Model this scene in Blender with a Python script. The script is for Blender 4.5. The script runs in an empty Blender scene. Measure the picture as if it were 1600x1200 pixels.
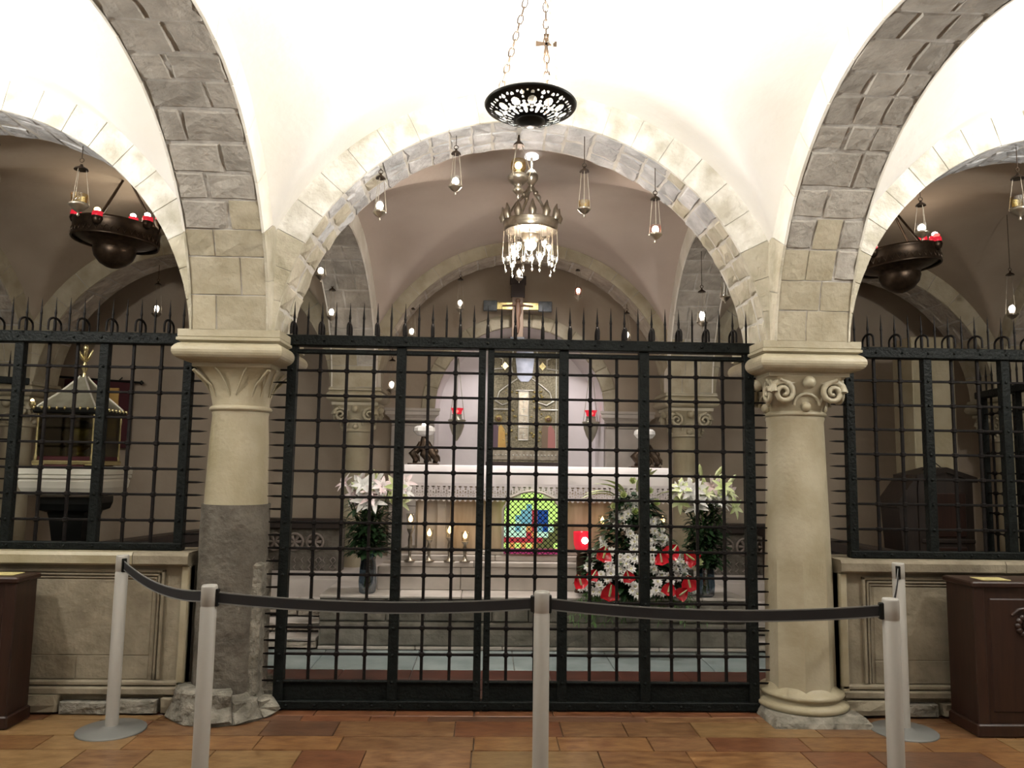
import bpy, math, random
from mathutils import Vector, Matrix
random.seed(11)
PI = math.pi
S = bpy.context.scene
COL = S.collection

# ---------------------------------------------------------------- camera
cam_d = bpy.data.cameras.new('camera')
cam = bpy.data.objects.new('camera', cam_d)
COL.objects.link(cam)
cR = Vector((0.9994, -0.0323, 0.0145)).normalized()
cF = Vector((0.0306, 0.9941, 0.1044)).normalized()
cU = cR.cross(cF).normalized()
cR = cF.cross(cU)
cam.matrix_world = Matrix(((cR.x, cU.x, -cF.x, -0.2), (cR.y, cU.y, -cF.y, 0.0), (cR.z, cU.z, -cF.z, 1.5688), (0, 0, 0, 1)))
cam_d.sensor_width = 36.0
cam_d.lens = 27.0
cam_d.clip_start = 0.05
S.camera = cam

# ---------------------------------------------------------------- world, lamps, exposure
w = bpy.data.worlds.new('world')
S.world = w
w.use_nodes = True
w.node_tree.nodes['Background'].inputs[0].default_value = (1.0, 0.85, 0.68, 1)
w.node_tree.nodes['Background'].inputs[1].default_value = 0.02
S.view_settings.view_transform = 'Standard'
S.view_settings.look = 'None'
S.view_settings.gamma = 1
S.view_settings.use_curve_mapping = False
S.view_settings.exposure = 0.0


def point(name, loc, power, col, r=0.05):
    d = bpy.data.lights.new(name, 'POINT')
    d.energy = power; d.color = col; d.shadow_soft_size = r
    o = bpy.data.objects.new(name, d); o.location = loc; COL.objects.link(o)
    return o


def spot(name, loc, target, power, col, ang, r=0.04, blend=0.6):
    d = bpy.data.lights.new(name, 'SPOT')
    d.energy = power; d.color = col; d.shadow_soft_size = r
    d.spot_size = math.radians(ang); d.spot_blend = blend
    o = bpy.data.objects.new(name, d); o.location = loc
    o.rotation_euler = (Vector(target) - Vector(loc)).to_track_quat('-Z', 'Y').to_euler()
    COL.objects.link(o)
    return o


WARM = (1.0, 0.975, 0.925)
NEUT = (1.0, 0.93, 0.90)
# uplighters of the three front bays, the side ones unseen and without a dish
for lx in (-3.70, -0.03, 3.74):
    mid = abs(lx) < 1
    spot('dish_and_fill_light', (lx, 3.36, 3.25), (lx, 3.36, 4.2), 90 if mid else 200, WARM, 172, 0.07, 1.0)
    point('dish_lamp_glow', (lx, 3.36, 3.25), 200 if mid else 140, WARM, 0.075)
point('dish_and_fill_light', (0.0, -0.1, 3.35), 18, WARM, 0.07)  # unseen fill lamps added behind the viewer in place of ambient light
point('dish_and_fill_light', (-3.70, -0.1, 3.35), 18, WARM, 0.07)
point('dish_and_fill_light', (3.74, -0.1, 3.35), 18, WARM, 0.07)
# spot lamps over the altar and inside the niche
spot('altar_spot', (-0.45, 6.75, 3.85), (-0.35, 7.25, 1.3), 150, NEUT, 75)
spot('altar_spot', (0.95, 6.75, 3.85), (0.85, 7.25, 1.3), 150, NEUT, 75)
spot('niche_spot', (-0.35, 9.74, 2.92), (-0.15, 10.4, 1.3), 9, (1.0, .92, .93), 130)
spot('niche_spot', (0.75, 9.74, 2.92), (0.55, 10.4, 1.3), 9, (1.0, .92, .93), 130)
point('chandelier_light', (0.11, 5.93, 3.25), 62, (1.0, .86, .74), 0.12)
spot('arch_spot', (0.2, 8.45, 3.80), (0.2, 10.1, 1.6), 95, (1.0, .93, .93), 88, 0.06, .8)
spot('vault_downlight', (0.115, 5.95, 4.0), (0.18, 6.3, 0), 90, (.93, .97, 1.0), 50, 0.03)
point('ring_lamp_light', (-3.57, 6.9, 3.62), 11, (1.0, .88, .70), 0.25)
point('ring_lamp_light', (3.60, 6.9, 3.56), 9, (1.0, .84, .66), 0.25)


# ---------------------------------------------------------------- materials
def mat(name, c1, c2=None, rough=0.6, metal=0.0, scale=6.0, bump=0.0, bscale=None, detail=4.0, emit=None, es=0.0, rnd=0.0, spec=None, trans=0.0, stretch=None):
    m = bpy.data.materials.new(name); m.use_nodes = True
    nt = m.node_tree; b = nt.nodes['Principled BSDF']
    b.inputs['Roughness'].default_value = rough
    b.inputs['Metallic'].default_value = metal
    if spec is not None: b.inputs['Specular IOR Level'].default_value = spec
    if trans: b.inputs['Transmission Weight'].default_value = trans
    if emit:
        b.inputs['Emission Color'].default_value = (*emit, 1); b.inputs['Emission Strength'].default_value = es
    geo = nt.nodes.new('ShaderNodeNewGeometry')
    src = geo.outputs['Position']
    if stretch:
        mp = nt.nodes.new('ShaderNodeMapping'); mp.inputs['Scale'].default_value = stretch
        nt.links.new(src, mp.inputs[0]); src = mp.outputs[0]
    out = None
    if c2 is not None:
        n = nt.nodes.new('ShaderNodeTexNoise'); n.inputs['Scale'].default_value = scale; n.inputs['Detail'].default_value = detail
        nt.links.new(src, n.inputs['Vector'])
        r = nt.nodes.new('ShaderNodeValToRGB')
        r.color_ramp.elements[0].position = 0.32; r.color_ramp.elements[1].position = 0.68
        r.color_ramp.elements[0].color = (*c1, 1); r.color_ramp.elements[1].color = (*c2, 1)
        nt.links.new(n.outputs['Fac'], r.inputs[0]); out = r.outputs[0]
    if rnd:
        oi = nt.nodes.new('ShaderNodeObjectInfo')
        mr = nt.nodes.new('ShaderNodeMapRange'); mr.inputs['To Min'].default_value = 1 - rnd; mr.inputs['To Max'].default_value = 1 + rnd
        nt.links.new(oi.outputs['Random'], mr.inputs[0])
        hs = nt.nodes.new('ShaderNodeHueSaturation')
        if out: nt.links.new(out, hs.inputs['Color'])
        else: hs.inputs['Color'].default_value = (*c1, 1)
        nt.links.new(mr.outputs[0], hs.inputs['Value']); out = hs.outputs[0]
    if out: nt.links.new(out, b.inputs['Base Color'])
    else: b.inputs['Base Color'].default_value = (*c1, 1)
    if bump:
        n2 = nt.nodes.new('ShaderNodeTexNoise'); n2.inputs['Scale'].default_value = bscale or scale * 3; n2.inputs['Detail'].default_value = 6
        nt.links.new(src, n2.inputs['Vector'])
        bp = nt.nodes.new('ShaderNodeBump'); bp.inputs['Strength'].default_value = bump; bp.inputs['Distance'].default_value = 0.03
        nt.links.new(n2.outputs['Fac'], bp.inputs['Height']); nt.links.new(bp.outputs[0], b.inputs['Normal'])
    return m


def emis(name, col, s):
    m = bpy.data.materials.new(name); m.use_nodes = True; nt = m.node_tree
    nt.nodes.remove(nt.nodes['Principled BSDF'])
    e = nt.nodes.new('ShaderNodeEmission'); e.inputs[0].default_value = (*col, 1); e.inputs[1].default_value = s
    nt.links.new(e.outputs[0], nt.nodes['Material Output'].inputs[0])
    return m


def glassy(name, tint, mixf=0.25, rough=0.05):
    m = bpy.data.materials.new(name); m.use_nodes = True; nt = m.node_tree
    nt.nodes.remove(nt.nodes['Principled BSDF'])
    t = nt.nodes.new('ShaderNodeBsdfTransparent'); t.inputs[0].default_value = (*tint, 1)
    g = nt.nodes.new('ShaderNodeBsdfGlossy'); g.inputs['Roughness'].default_value = rough
    x = nt.nodes.new('ShaderNodeMixShader'); x.inputs[0].default_value = mixf
    nt.links.new(t.outputs[0], x.inputs[1]); nt.links.new(g.outputs[0], x.inputs[2])
    nt.links.new(x.outputs[0], nt.nodes['Material Output'].inputs[0])
    return m


M = {}
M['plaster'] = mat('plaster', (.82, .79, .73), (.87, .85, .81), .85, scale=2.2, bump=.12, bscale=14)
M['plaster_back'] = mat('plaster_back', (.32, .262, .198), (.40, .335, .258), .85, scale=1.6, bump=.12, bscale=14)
M['plaster_niche'] = mat('plaster_niche', (.74, .70, .70), (.82, .78, .78), .85, scale=2.0, bump=.08, bscale=14)
M['face'] = mat('arch_face_limestone', (.66, .62, .53), (.82, .79, .72), .8, scale=3.5, bump=.2, bscale=18, rnd=.05)
M['mortar'] = mat('mortar', (.34, .31, .27), (.50, .48, .44), .9, scale=9, bump=.4, bscale=30)
M['mortar_w'] = mat('white_mortar', (.47, .45, .40), (.62, .60, .55), .9, scale=9, bump=.3, bscale=30)
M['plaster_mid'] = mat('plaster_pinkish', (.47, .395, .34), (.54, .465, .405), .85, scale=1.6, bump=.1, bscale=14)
M['stone'] = mat('grey_stone', (.30, .275, .235), (.42, .39, .34), .85, scale=9, bump=.5, bscale=26, rnd=.14)
M['stone_w'] = mat('whitewashed_grey_stone', (.36, .36, .36), (.60, .60, .60), .85, scale=6, bump=.5, bscale=26, rnd=.14)
M['stone_c'] = mat('cream_stone', (.32, .28, .19), (.43, .385, .285), .85, scale=6, bump=.3, bscale=24, rnd=.08)
M['stone_b'] = mat('brown_rubble_stone', (.30, .26, .21), (.45, .40, .33), .9, scale=9, bump=.8, bscale=24, rnd=.15)
M['marble'] = mat('cream_marble', (.31, .268, .175), (.42, .378, .275), .42, scale=4, bump=.12, bscale=30)
M['marble_y'] = mat('yellowed_marble', (.28, .24, .145), (.37, .325, .225), .45, scale=3.5, bump=.18, bscale=26)
M['drum'] = mat('dark_grey_brown_stone', (.075, .065, .05), (.14, .125, .10), .8, scale=7, bump=.6, bscale=22)
M['wall_stone'] = mat('weathered_limestone', (.155, .128, .085), (.265, .228, .16), .8, scale=5, bump=.35, bscale=20, rnd=.06)
M['rough'] = mat('rough_base_stone', (.12, .11, .085), (.26, .24, .195), .9, scale=12, bump=1, bscale=24, rnd=.1)
M['iron'] = mat('dark_green_black_iron', (.003, .004, .0035), (.007, .009, .008), .55, .0, spec=.14, scale=25, bump=.3, bscale=60)
M['bar'] = mat('brown_black_iron_bar', (.004, .003, .003), (.009, .007, .006), .6, .0, spec=.14, scale=25)
for k, (a, b_) in enumerate([((.115, .048, .018), (.235, .125, .05)), ((.105, .038, .018), (.195, .085, .038)), ((.14, .075, .028), (.25, .155, .07)),
                             ((.10, .044, .019), (.225, .125, .058)), ((.11, .085, .055), (.18, .145, .10)), ((.085, .043, .026), (.14, .072, .040))]):
    M['tile%d' % k] = mat('floor_marble_%s' % 'abcdef'[k], a, b_, .30, scale=9, detail=8, rnd=.14, stretch=(1, 2.2, 1), bump=.06, bscale=30)
M['tile_red'] = mat('dark_red_floor_marble', (.045, .013, .009), (.085, .028, .018), .3, scale=6, rnd=.12)
M['tile_cool_lit'] = mat('cool_lit_pale_floor_marble', (.20, .25, .245), (.28, .33, .32), .25, scale=4, rnd=.06)  # pale marble with the blue of cool reflected light put into its colour
M['steel'] = mat('brushed_aluminium', (.36, .345, .31), None, .5, .1)
M['steel_d'] = mat('grey_painted_steel', (.15, .15, .14), None, .45, .1)
M['slab_marble'] = mat('pale_slab_marble', (.56, .54, .45), (.66, .64, .55), .5, scale=4)
M['face_rough'] = mat('roughcast_limestone', (.47, .44, .36), (.80, .78, .72), .85, scale=6, bump=.6, bscale=16, rnd=.08)
M['stone_cw'] = mat('cream_rubble', (.38, .345, .25), (.55, .51, .41), .85, scale=6, bump=.5, bscale=18, rnd=.12)
M['screen'] = mat('carved_brown_grey_marble', (.15, .125, .105), (.22, .185, .16), .7, scale=8)
M['crystal'] = mat('white_crystal', (.66, .65, .62), None, .12)
M['belt'] = mat('black_webbing', (.008, .008, .010), None, .65)
M['belt_edge'] = mat('grey_belt_edge', (.16, .16, .15), None, .7)
M['wood'] = mat('dark_brown_wood', (.016, .006, .0035), (.030, .012, .007), .4, scale=5, stretch=(9, 9, .8), detail=6)
M['wood2'] = mat('black_brown_wood', (.014, .009, .0065), (.026, .016, .011), .5, scale=5, stretch=(9, 9, .8), detail=6)
M['paper'] = mat('yellow_paper', (.42, .36, .15), None, .8)
M['black'] = mat('black_metal', (.010, .011, .010), None, .35, .5)
M['bronze'] = mat('dark_bronze', (.035, .024, .016), (.075, .05, .032), .38, .75, scale=20)
M['bronze_l'] = mat('worn_bronze', (.10, .07, .05), (.16, .12, .085), .45, .6, scale=20)
M['silver'] = mat('tarnished_silver', (.30, .26, .20), (.52, .47, .39), .28, .9, scale=18)
M['brass'] = mat('polished_brass', (.50, .42, .20), (.66, .58, .32), .25, .9, scale=14)
M['pewter'] = mat('pewter', (.34, .33, .25), (.44, .43, .34), .35, .75, scale=14)
M['glass'] = glassy('clear_glass', (.93, .93, .9), .22)
M['glass_y'] = glassy('amber_glass', (.85, .66, .25), .2)
M['glass_p'] = glassy('pink_glass', (.9, .55, .48), .2)
M['glass_b'] = glassy('blue_grey_glass', (.34, .44, .52), .25)
M['glass_d'] = glassy('dark_display_glass', (.55, .55, .45), .10)
M['red_glass'] = mat('red_glass', (.55, .015, .03), None, .2, emit=(1, .03, .06), es=.5)
M['flame'] = emis('flame', (1.0, .86, .74), 14)
M['flame_w'] = emis('warm_flame', (1.0, .62, .25), 11)
M['flame_r'] = emis('red_lamp_flame', (1.0, .10, .08), 3.0)
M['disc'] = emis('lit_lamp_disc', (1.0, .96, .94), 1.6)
M['bulb'] = emis('bulb', (1.0, .93, .82), 22)
M['cloth'] = mat('white_linen', (.84, .80, .80), None, .85)
M['lace'] = mat('white_lace', (.74, .70, .71), None, .9)
M['altar'] = mat('brown_veined_marble', (.34, .25, .16), (.54, .43, .31), .5, scale=3, stretch=(5, 5, .8), detail=8)
M['altar_g'] = mat('pale_grey_marble', (.40, .36, .32), (.53, .485, .44), .5, scale=4)
M['step'] = mat('grey_step_stone', (.12, .11, .085), (.21, .195, .16), .75, scale=6, bump=.5, bscale=18, rnd=.12)
M['step_w'] = mat('pale_step_marble', (.42, .38, .335), (.56, .515, .465), .5, scale=4, rnd=.06)
M['leaf'] = mat('dark_green_leaf', (.007, .026, .008), (.020, .058, .016), .5, scale=10, rnd=.3)
M['leaf2'] = mat('mid_green_leaf', (.06, .15, .03), (.12, .24, .06), .5, scale=10, rnd=.3)
M['white_petal'] = mat('white_petal', (.82, .82, .78), None, .6, rnd=.08)
M['pink_petal'] = mat('pale_pink_petal', (.80, .62, .62), (.86, .80, .78), .6, scale=14)
M['lime_petal'] = mat('green_white_petal', (.55, .66, .26), (.78, .82, .55), .6, scale=10)
M['red_petal'] = mat('red_petal', (.55, .012, .025), None, .22)
M['yellow_eye'] = mat('yellow_flower_centre', (.62, .60, .34), None, .7)
M['gold'] = mat('dull_gold', (.34, .27, .10), (.60, .50, .22), .35, .8, scale=30)
M['gild'] = mat('silver_gilt_ground', (.15, .135, .085), (.33, .30, .20), .38, .5, scale=45, detail=8, bump=.5, bscale=60)
M['silver_b'] = mat('bright_silver_trim', (.66, .65, .58), None, .3, .7)
M['pale_blue'] = mat('pale_blue_silver', (.36, .40, .50), (.50, .54, .64), .4, .4, scale=12)
M['paint_p'] = mat('purple_grey_paint', (.13, .085, .11), None, .6)
M['paint_o'] = mat('ochre_orange_paint', (.52, .30, .08), (.62, .42, .12), .6, scale=9)
M['paint_r'] = mat('rose_paint', (.40, .17, .15), None, .6)
M['paint_b'] = mat('brown_paint', (.20, .14, .09), None, .6)
M['flesh'] = mat('ochre_flesh_paint', (.15, .085, .05), None, .6)
M['ebony'] = mat('near_black_painted_wood', (.035, .022, .018), None, .5)
M['slate'] = mat('blue_black_painted_panel', (.045, .055, .06), (.10, .11, .115), .5, scale=20)
M['crimson'] = mat('dark_crimson_velvet', (.055, .006, .010), None, .8)
M['pane_y'] = emis('backlit_lime_glass', (.62, .95, .22), 1.25)
M['pane_w'] = emis('backlit_pale_green_glass', (.62, .95, .70), 1.05)
M['pane_c'] = emis('backlit_cyan_glass', (.25, .62, .72), .8)
M['pane_b'] = emis('backlit_blue_glass', (.02, .10, .42), .7)
M['pane_r'] = emis('backlit_red_glass', (.62, .05, .07), .8)
M['pane_o'] = emis('backlit_orange_glass', (.95, .42, .12), .8)
M['pane_m'] = emis('backlit_magenta_glass', (.62, .06, .22), .6)
M['pane_g'] = emis('backlit_olive_glass', (.28, .30, .10), .5)


# ---------------------------------------------------------------- mesh helpers
class MB:
    def __init__(s):
        s.v = []; s.f = []; s.sm = []

    def add(s, vs, fs, smooth=False):
        k = len(s.v); s.v += [tuple(p) for p in vs]
        s.f += [tuple(i + k for i in f) for f in fs]; s.sm += [smooth] * len(fs)

    def box(s, x0, x1, y0, y1, z0, z1):
        s.add([(x0, y0, z0), (x1, y0, z0), (x1, y1, z0), (x0, y1, z0), (x0, y0, z1), (x1, y0, z1), (x1, y1, z1), (x0, y1, z1)],
              [(0, 3, 2, 1), (4, 5, 6, 7), (0, 1, 5, 4), (1, 2, 6, 5), (2, 3, 7, 6), (3, 0, 4, 7)])

    def bbox(s, x0, x1, y0, y1, z0, z1, c=.008):
        """box with chamfered edges"""
        def ring(z, i): return [(x0 + i + c, y0 + i, z), (x1 - i - c, y0 + i, z), (x1 - i, y0 + i + c, z), (x1 - i, y1 - i - c, z), (x1 - i - c, y1 - i, z), (x0 + i + c, y1 - i, z), (x0 + i, y1 - i - c, z), (x0 + i, y0 + i + c, z)]
        s.rings([ring(z0, c), ring(z0 + c, 0), ring(z1 - c, 0), ring(z1, c)], caps=True)

    def rings(s, rs, caps=False, smooth=False, closed=True):
        n = len(rs[0]); k = len(s.v)
        for r in rs: s.v += [tuple(p) for p in r]
        for i in range(len(rs) - 1):
            for j in range(n if closed else n - 1):
                a = k + i * n + j; b = k + i * n + (j + 1) % n
                s.f.append((a, b, b + n, a + n)); s.sm.append(smooth)
        if caps:
            q = len(s.v); s.v += [tuple(p) for p in rs[0]] + [tuple(p) for p in rs[-1]]
            s.f.append(tuple(q + j for j in reversed(range(n)))); s.sm.append(False)
            s.f.append(tuple(q + n + j for j in range(n))); s.sm.append(False)

    def lathe(s, prof, n=20, c=(0, 0, 0), smooth=True, caps=True, a0=0.0):
        s.rings([[(c[0] + r * math.cos(a0 + 2 * PI * j / n), c[1] + r * math.sin(a0 + 2 * PI * j / n), c[2] + z) for j in range(n)] for r, z in prof], caps, smooth)

    def tube(s, p0, p1, r0, r1=None, n=8, smooth=True):
        s.path([p0, p1], [r0, r0 if r1 is None else r1], n, smooth)

    def path(s, pts, rad, n=8, smooth=True, closed=False):
        pts = [Vector(p) for p in pts]; m = len(pts)
        if not isinstance(rad, (list, tuple)): rad = [rad] * m
        rs = []; up = None
        for i, p in enumerate(pts):
            if closed: t = pts[(i + 1) % m] - pts[i - 1]
            else: t = pts[min(i + 1, m - 1)] - pts[max(i - 1, 0)]
            t.normalize()
            if up is None:
                up = Vector((0, 0, 1)) if abs(t.z) < .9 else Vector((1, 0, 0))
            a = (up - t * up.dot(t)); a.normalize(); b = t.cross(a); up = a
            rs.append([p + (a * math.cos(2 * PI * j / n) + b * math.sin(2 * PI * j / n)) * rad[i] for j in range(n)])
        if closed: rs.append(rs[0])
        s.rings(rs, not closed, smooth)

    def sphere(s, c, r, n=10, m=6, sz=1.0):
        s.lathe([(max(1e-4, r * math.sin(PI * i / m)), -r * sz * math.cos(PI * i / m)) for i in range(m + 1)], n, c)

    def prism(s, poly, y0, y1):
        """poly in (x, z), extruded along y"""
        n = len(poly)
        s.add([(x, y0, z) for x, z in poly] + [(x, y1, z) for x, z in poly],
              [tuple(range(n)), tuple(reversed(range(n, 2 * n)))] + [(i, n + i, n + (i + 1) % n, (i + 1) % n) for i in range(n)])

    def mesh(s, name):
        me = bpy.data.meshes.new(name); me.from_pydata(s.v, [], s.f)
        me.polygons.foreach_set('use_smooth', s.sm); me.update()
        return me


def obj(name, mb, m, parent=None, loc=None, kind=None, label=None):
    me = mb.mesh(name) if isinstance(mb, MB) else mb
    if isinstance(mb, MB) or not me.materials:
        me.materials.append(M[m] if isinstance(m, str) else m)
    o = bpy.data.objects.new(name, me); COL.objects.link(o)
    if parent: o.parent = parent
    if loc: o.location = loc
    if kind: o['kind'] = kind
    if label: o['label'] = label
    return o


def tag(o, label, cat, group=None):
    o['label'] = label; o['category'] = cat
    if group: o['group'] = group
    return o


def thing(name, label, cat, loc=(0, 0, 0), rz=0.0, group=None):
    o = bpy.data.objects.new(name, None); COL.objects.link(o)
    o.location = loc; o.rotation_euler = (0, 0, rz); o.empty_display_size = .1
    return tag(o, label, cat, group)


def struct(name, mb=None, m=None):
    if mb is None:
        o = bpy.data.objects.new(name, None); COL.objects.link(o)
    else:
        o = obj(name, mb, m)
    o['kind'] = 'structure'
    return o


def dup(root, loc, rz=0.0, label=None, scale=None):
    r = root.copy(); COL.objects.link(r); r.location = loc; r.rotation_euler = (0, 0, rz)
    if scale: r.scale = scale
    if label: r['label'] = label
    for ch in list(root.children):
        c = ch.copy(); COL.objects.link(c); c.parent = r
        for g in list(ch.children):
            d = g.copy(); COL.objects.link(d); d.parent = c
    return r


def stone(mb, fn, u0, u1, v0, v1, lift=.012, jit=.006, skirt=.03, jx=.010, ins=.055, irr=.35):
    """an uneven block: fn(u, v, h) -> point; h = height above the bed"""
    us = [u0 + random.uniform(0, jx), (u0 + u1) / 2, u1 - random.uniform(0, jx)]
    vs = [v0 + random.uniform(0, jx), (v0 + v1) / 2, v1 - random.uniform(0, jx)]
    du = (u1 - u0) * ins; dv = (v1 - v0) * ins
    top = []
    for j in range(3):
        for i in range(3):
            uu = us[i] + (du if i == 0 else -du if i == 2 else 0) + random.uniform(-1, 1) * du * irr
            vv = vs[j] + (dv if j == 0 else -dv if j == 2 else 0) + random.uniform(-1, 1) * dv * irr
            top.append(fn(uu, vv, lift + random.uniform(-jit, jit) + (jit if i == 1 and j == 1 else 0)))
    ring_top = [0, 1, 2, 5, 8, 7, 6, 3]
    ru = [0, 1, 2, 2, 2, 1, 0, 0]; rv = [0, 0, 0, 1, 2, 2, 2, 1]
    mid = [fn(us[a] , vs[b], lift - .012 + random.uniform(-jit, jit) * .5) for a, b in zip(ru, rv)]
    low = [fn(us[a], vs[b], -skirt) for a, b in zip(ru, rv)]
    V = top + mid + low
    F = [(0, 1, 4, 3), (1, 2, 5, 4), (3, 4, 7, 6), (4, 5, 8, 7)]
    for k in range(8):
        k2 = (k + 1) % 8
        F.append((9 + k, 9 + k2, ring_top[k2], ring_top[k]))
        F.append((17 + k, 17 + k2, 9 + k2, 9 + k))
    mb.add(V, F, False)


# ================================================================ SETTING
# column grid: three bays wide; rows at y = 1.60, 5.12 (the gates) and 8.64
GX = [-5.56, -1.83, 1.87, 5.60]
R1 = [(x, 1.60) for x in GX]
R2 = [(x, 5.12) for x in GX]
R3 = [(-5.38, 8.64), (-1.65, 8.64), (2.04, 8.64), (5.77, 8.64)]
R0 = [(x, -1.92) for x in GX]
HW = 0.24


def arch(name, A, B, r, z0, zs=2.38, irr=.35, ins=.055, lowface=None, cols=2, course=.205, soffit='stone', face_near=True, low='stone_c', lowz=2.95, stones=True, face_mat='face', jx=.010, lift=.012, core='mortar'):
    """semicircular arch between two column centres; rough soffit stones, dressed face stones"""
    A = Vector((*A, 0)); B = Vector((*B, 0)); L = (B - A).length; t = (B - A) / L; n = Vector((-t.y, t.x, 0)); mid = (A + B) / 2
    root = struct(name)

    def pt(th, rad, d):
        s = -rad * math.cos(th); s = max(-L / 2, min(L / 2, s))
        q = mid + t * s + n * d
        return (q.x, q.y, max(zs, z0 + rad * math.sin(th)))
    th0 = math.asin((zs - z0) / r)
    N = 40
    mb = MB(); ths = [th0 + (PI - 2 * th0) * i / N for i in range(N + 1)]
    ri = r + .006; ro = r + .40
    mb.rings([[pt(a, ri, -HW), pt(a, ri, HW), pt(a, ro, HW), pt(a, ro, -HW)] for a in ths], True, False)
    # foot of the arch down on the abacus
    obj('arch_core', mb, core, root)
    if not stones: return root
    nc = int(round(r * (PI - 2 * th0) / course)); a = th0; edges = [th0]
    ws = [random.uniform(.8, 1.2) for _ in range(nc)]; tot = sum(ws)
    for x in ws:
        a += (PI - 2 * th0) * x / tot; edges.append(a)
    fn = lambda u, v, h: pt(u / r, r - h + .010, v)
    side = 0
    for i in range(nc):
        if cols == 2:
            side = 1 - side
            j = (.36 if side else .62) + random.uniform(-.09, .09); cut = [-HW, -HW + 2 * HW * j, HW]
            if random.random() < .18: cut = [-HW, -HW + .14 + random.uniform(0, .05), HW - .14, HW]
        else:
            j1 = random.uniform(.24, .42); j2 = random.uniform(.6, .78); cut = [-HW, -HW + 2 * HW * j1, -HW + 2 * HW * j2, HW]
            if random.random() < .35: cut = [-HW, -HW + 2 * HW * random.uniform(.4, .6), HW]
        for c in range(len(cut) - 1):
            sb = MB(); zz = z0 + r * math.sin((edges[i] + edges[i + 1]) / 2); lo_ = zz + random.uniform(-.22, .22) < lowz
            if lo_ and irr < .5: stone(sb, fn, edges[i] * r, edges[i + 1] * r, cut[c], cut[c + 1], lift=lift * .8, jit=.003, jx=.003, ins=.02, irr=.3)
            else: stone(sb, fn, edges[i] * r, edges[i + 1] * r, cut[c], cut[c + 1], lift=lift, jx=jx, ins=ins, irr=irr)
            obj('stone', sb, low if lo_ else soffit, root)
    # dressed stones on the two faces
    for sg in ((-1, 1) if face_near == 'both' else (-1,) if face_near else ()):
        nf = max(14, int(round(r * (PI - 2 * th0) / (.21 if face_mat == 'face_rough' else .30)))); a = th0
        for i in range(nf):
            a2 = a + (PI - 2 * th0) / nf
            fb = MB(); ff = lambda u, v, h: pt(u / r, v, sg * (HW + h))
            stone(fb, ff, a * r, a2 * r, r - .004, r + .26, lift=.006, jit=.0015, skirt=.01, jx=.001, ins=.012)
            if sg > 0: fb.f = [tuple(reversed(f)) for f in fb.f]
            obj('face_stone', fb, lowface if lowface and z0 + r * math.sin((a + a2) / 2) < 2.95 else face_mat, root)
            a = a2
    return root


XR, XZ = 1.60, 2.24     # gate-row arches
YR, YZ = 1.45, 2.23     # lengthwise arches
arch('arch_gate', R2[1], R2[2], XR, XZ, cols=3, course=.165, soffit='stone_w', low='stone_cw', lowz=3.3, core='mortar_w', irr=1.0, ins=.08, face_mat='face_rough', lowface='stone_cw')
arch('arch_side_left', R2[0], R2[1], XR, XZ, cols=2, course=.2, soffit='stone_w', low='stone_cw', lowz=3.1, core='mortar_w', irr=1.0, ins=.08, face_mat='face_rough', lowface='stone_cw')
arch('arch_side_right', R2[2], R2[3], XR, XZ, cols=2, course=.2, soffit='stone_w', low='stone_cw', lowz=3.1, core='mortar_w', irr=1.0, ins=.08, face_mat='face_rough', lowface='stone_cw')
arch('arch_lengthwise_left', R2[1], R1[1], YR, YZ, cols=2, face_near='both', lowface='stone_cw', lowz=3.0)
arch('arch_lengthwise_right', R2[2], R1[2], YR, YZ, cols=2, face_near='both', lowface='stone_cw', lowz=3.0)
arch('arch_altar_left', R3[1], R2[1], YR + .03, YZ + .03, cols=2, face_near='both', face_mat='face', lowz=2.75)
arch('arch_altar_right', R3[2], R2[2], YR + .03, YZ + .03, cols=2, face_near='both', face_mat='face', lowz=2.75)
arch('arch_back', R3[1], R3[2], 1.63, 2.30, cols=2, course=.24, soffit='stone_b', low='stone_c', lowz=2.9, face_mat='stone_c')
arch('arch_back_left', R3[0], R3[1], 1.60, 2.24, cols=2, course=.24, soffit='stone_b', low='stone_c', face_mat='stone_c')
arch('arch_back_right', R3[2], R3[3], 1.60, 2.24, cols=2, course=.24, soffit='stone_b', low='stone_c', face_mat='stone_c')
arch('arch_far_left', R3[0], R2[0], YR + .03, YZ + .03, cols=2, soffit='stone_b', face_near='both', face_mat='stone_c')
arch('arch_far_right', R3[3], R2[3], YR + .03, YZ + .03, cols=2, soffit='stone_b', face_near='both', face_mat='stone_c')
for k in (0, 3): arch('arch_outer_front', R2[k], R1[k], YR, YZ, stones=False, core='plaster')
for k in range(3): arch('arch_behind_viewer', R1[k], R1[k + 1], XR, XZ, stones=False, core='plaster')


def vault(name, c00, c10, c11, c01, rx, zx, ry, zy, m, n=72, dome=.14):
    P = [Vector((*p, 0)) for p in (c00, c10, c11, c01)]
    lx = (P[1] - P[0]).length / 2; ly = (P[3] - P[0]).length / 2
    hx = lx - HW + .02; hy = ly - HW + .02
    mb = MB(); vs = []; fs = []
    for j in range(n + 1):
        for i in range(n + 1):
            u = -1 + 2 * i / n; v = -1 + 2 * j / n
            su = u * hx / lx; sv = v * hy / ly
            a = (su + 1) / 2; b = (sv + 1) / 2
            q = P[0].lerp(P[1], a).lerp(P[3].lerp(P[2], a), b)
            z1 = zx + math.sqrt(max(0, (rx + .20) ** 2 - (u * hx) ** 2))
            z2 = zy + math.sqrt(max(0, (ry + .20) ** 2 - (v * hy) ** 2)) + dome * (1 - u * u)
            d = z1 - z2; k = .03
            z = max(z1, z2) + (k * .25 * (max(0, 1 - abs(d) / k)) ** 2)
            vs.append((q.x, q.y, z))
    for j in range(n):
        for i in range(n):
            a = j * (n + 1) + i
            fs.append((a, a + n + 1, a + n + 2, a + 1))
    mb.add(vs, fs, True)
    return struct(name, mb, m)


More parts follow.
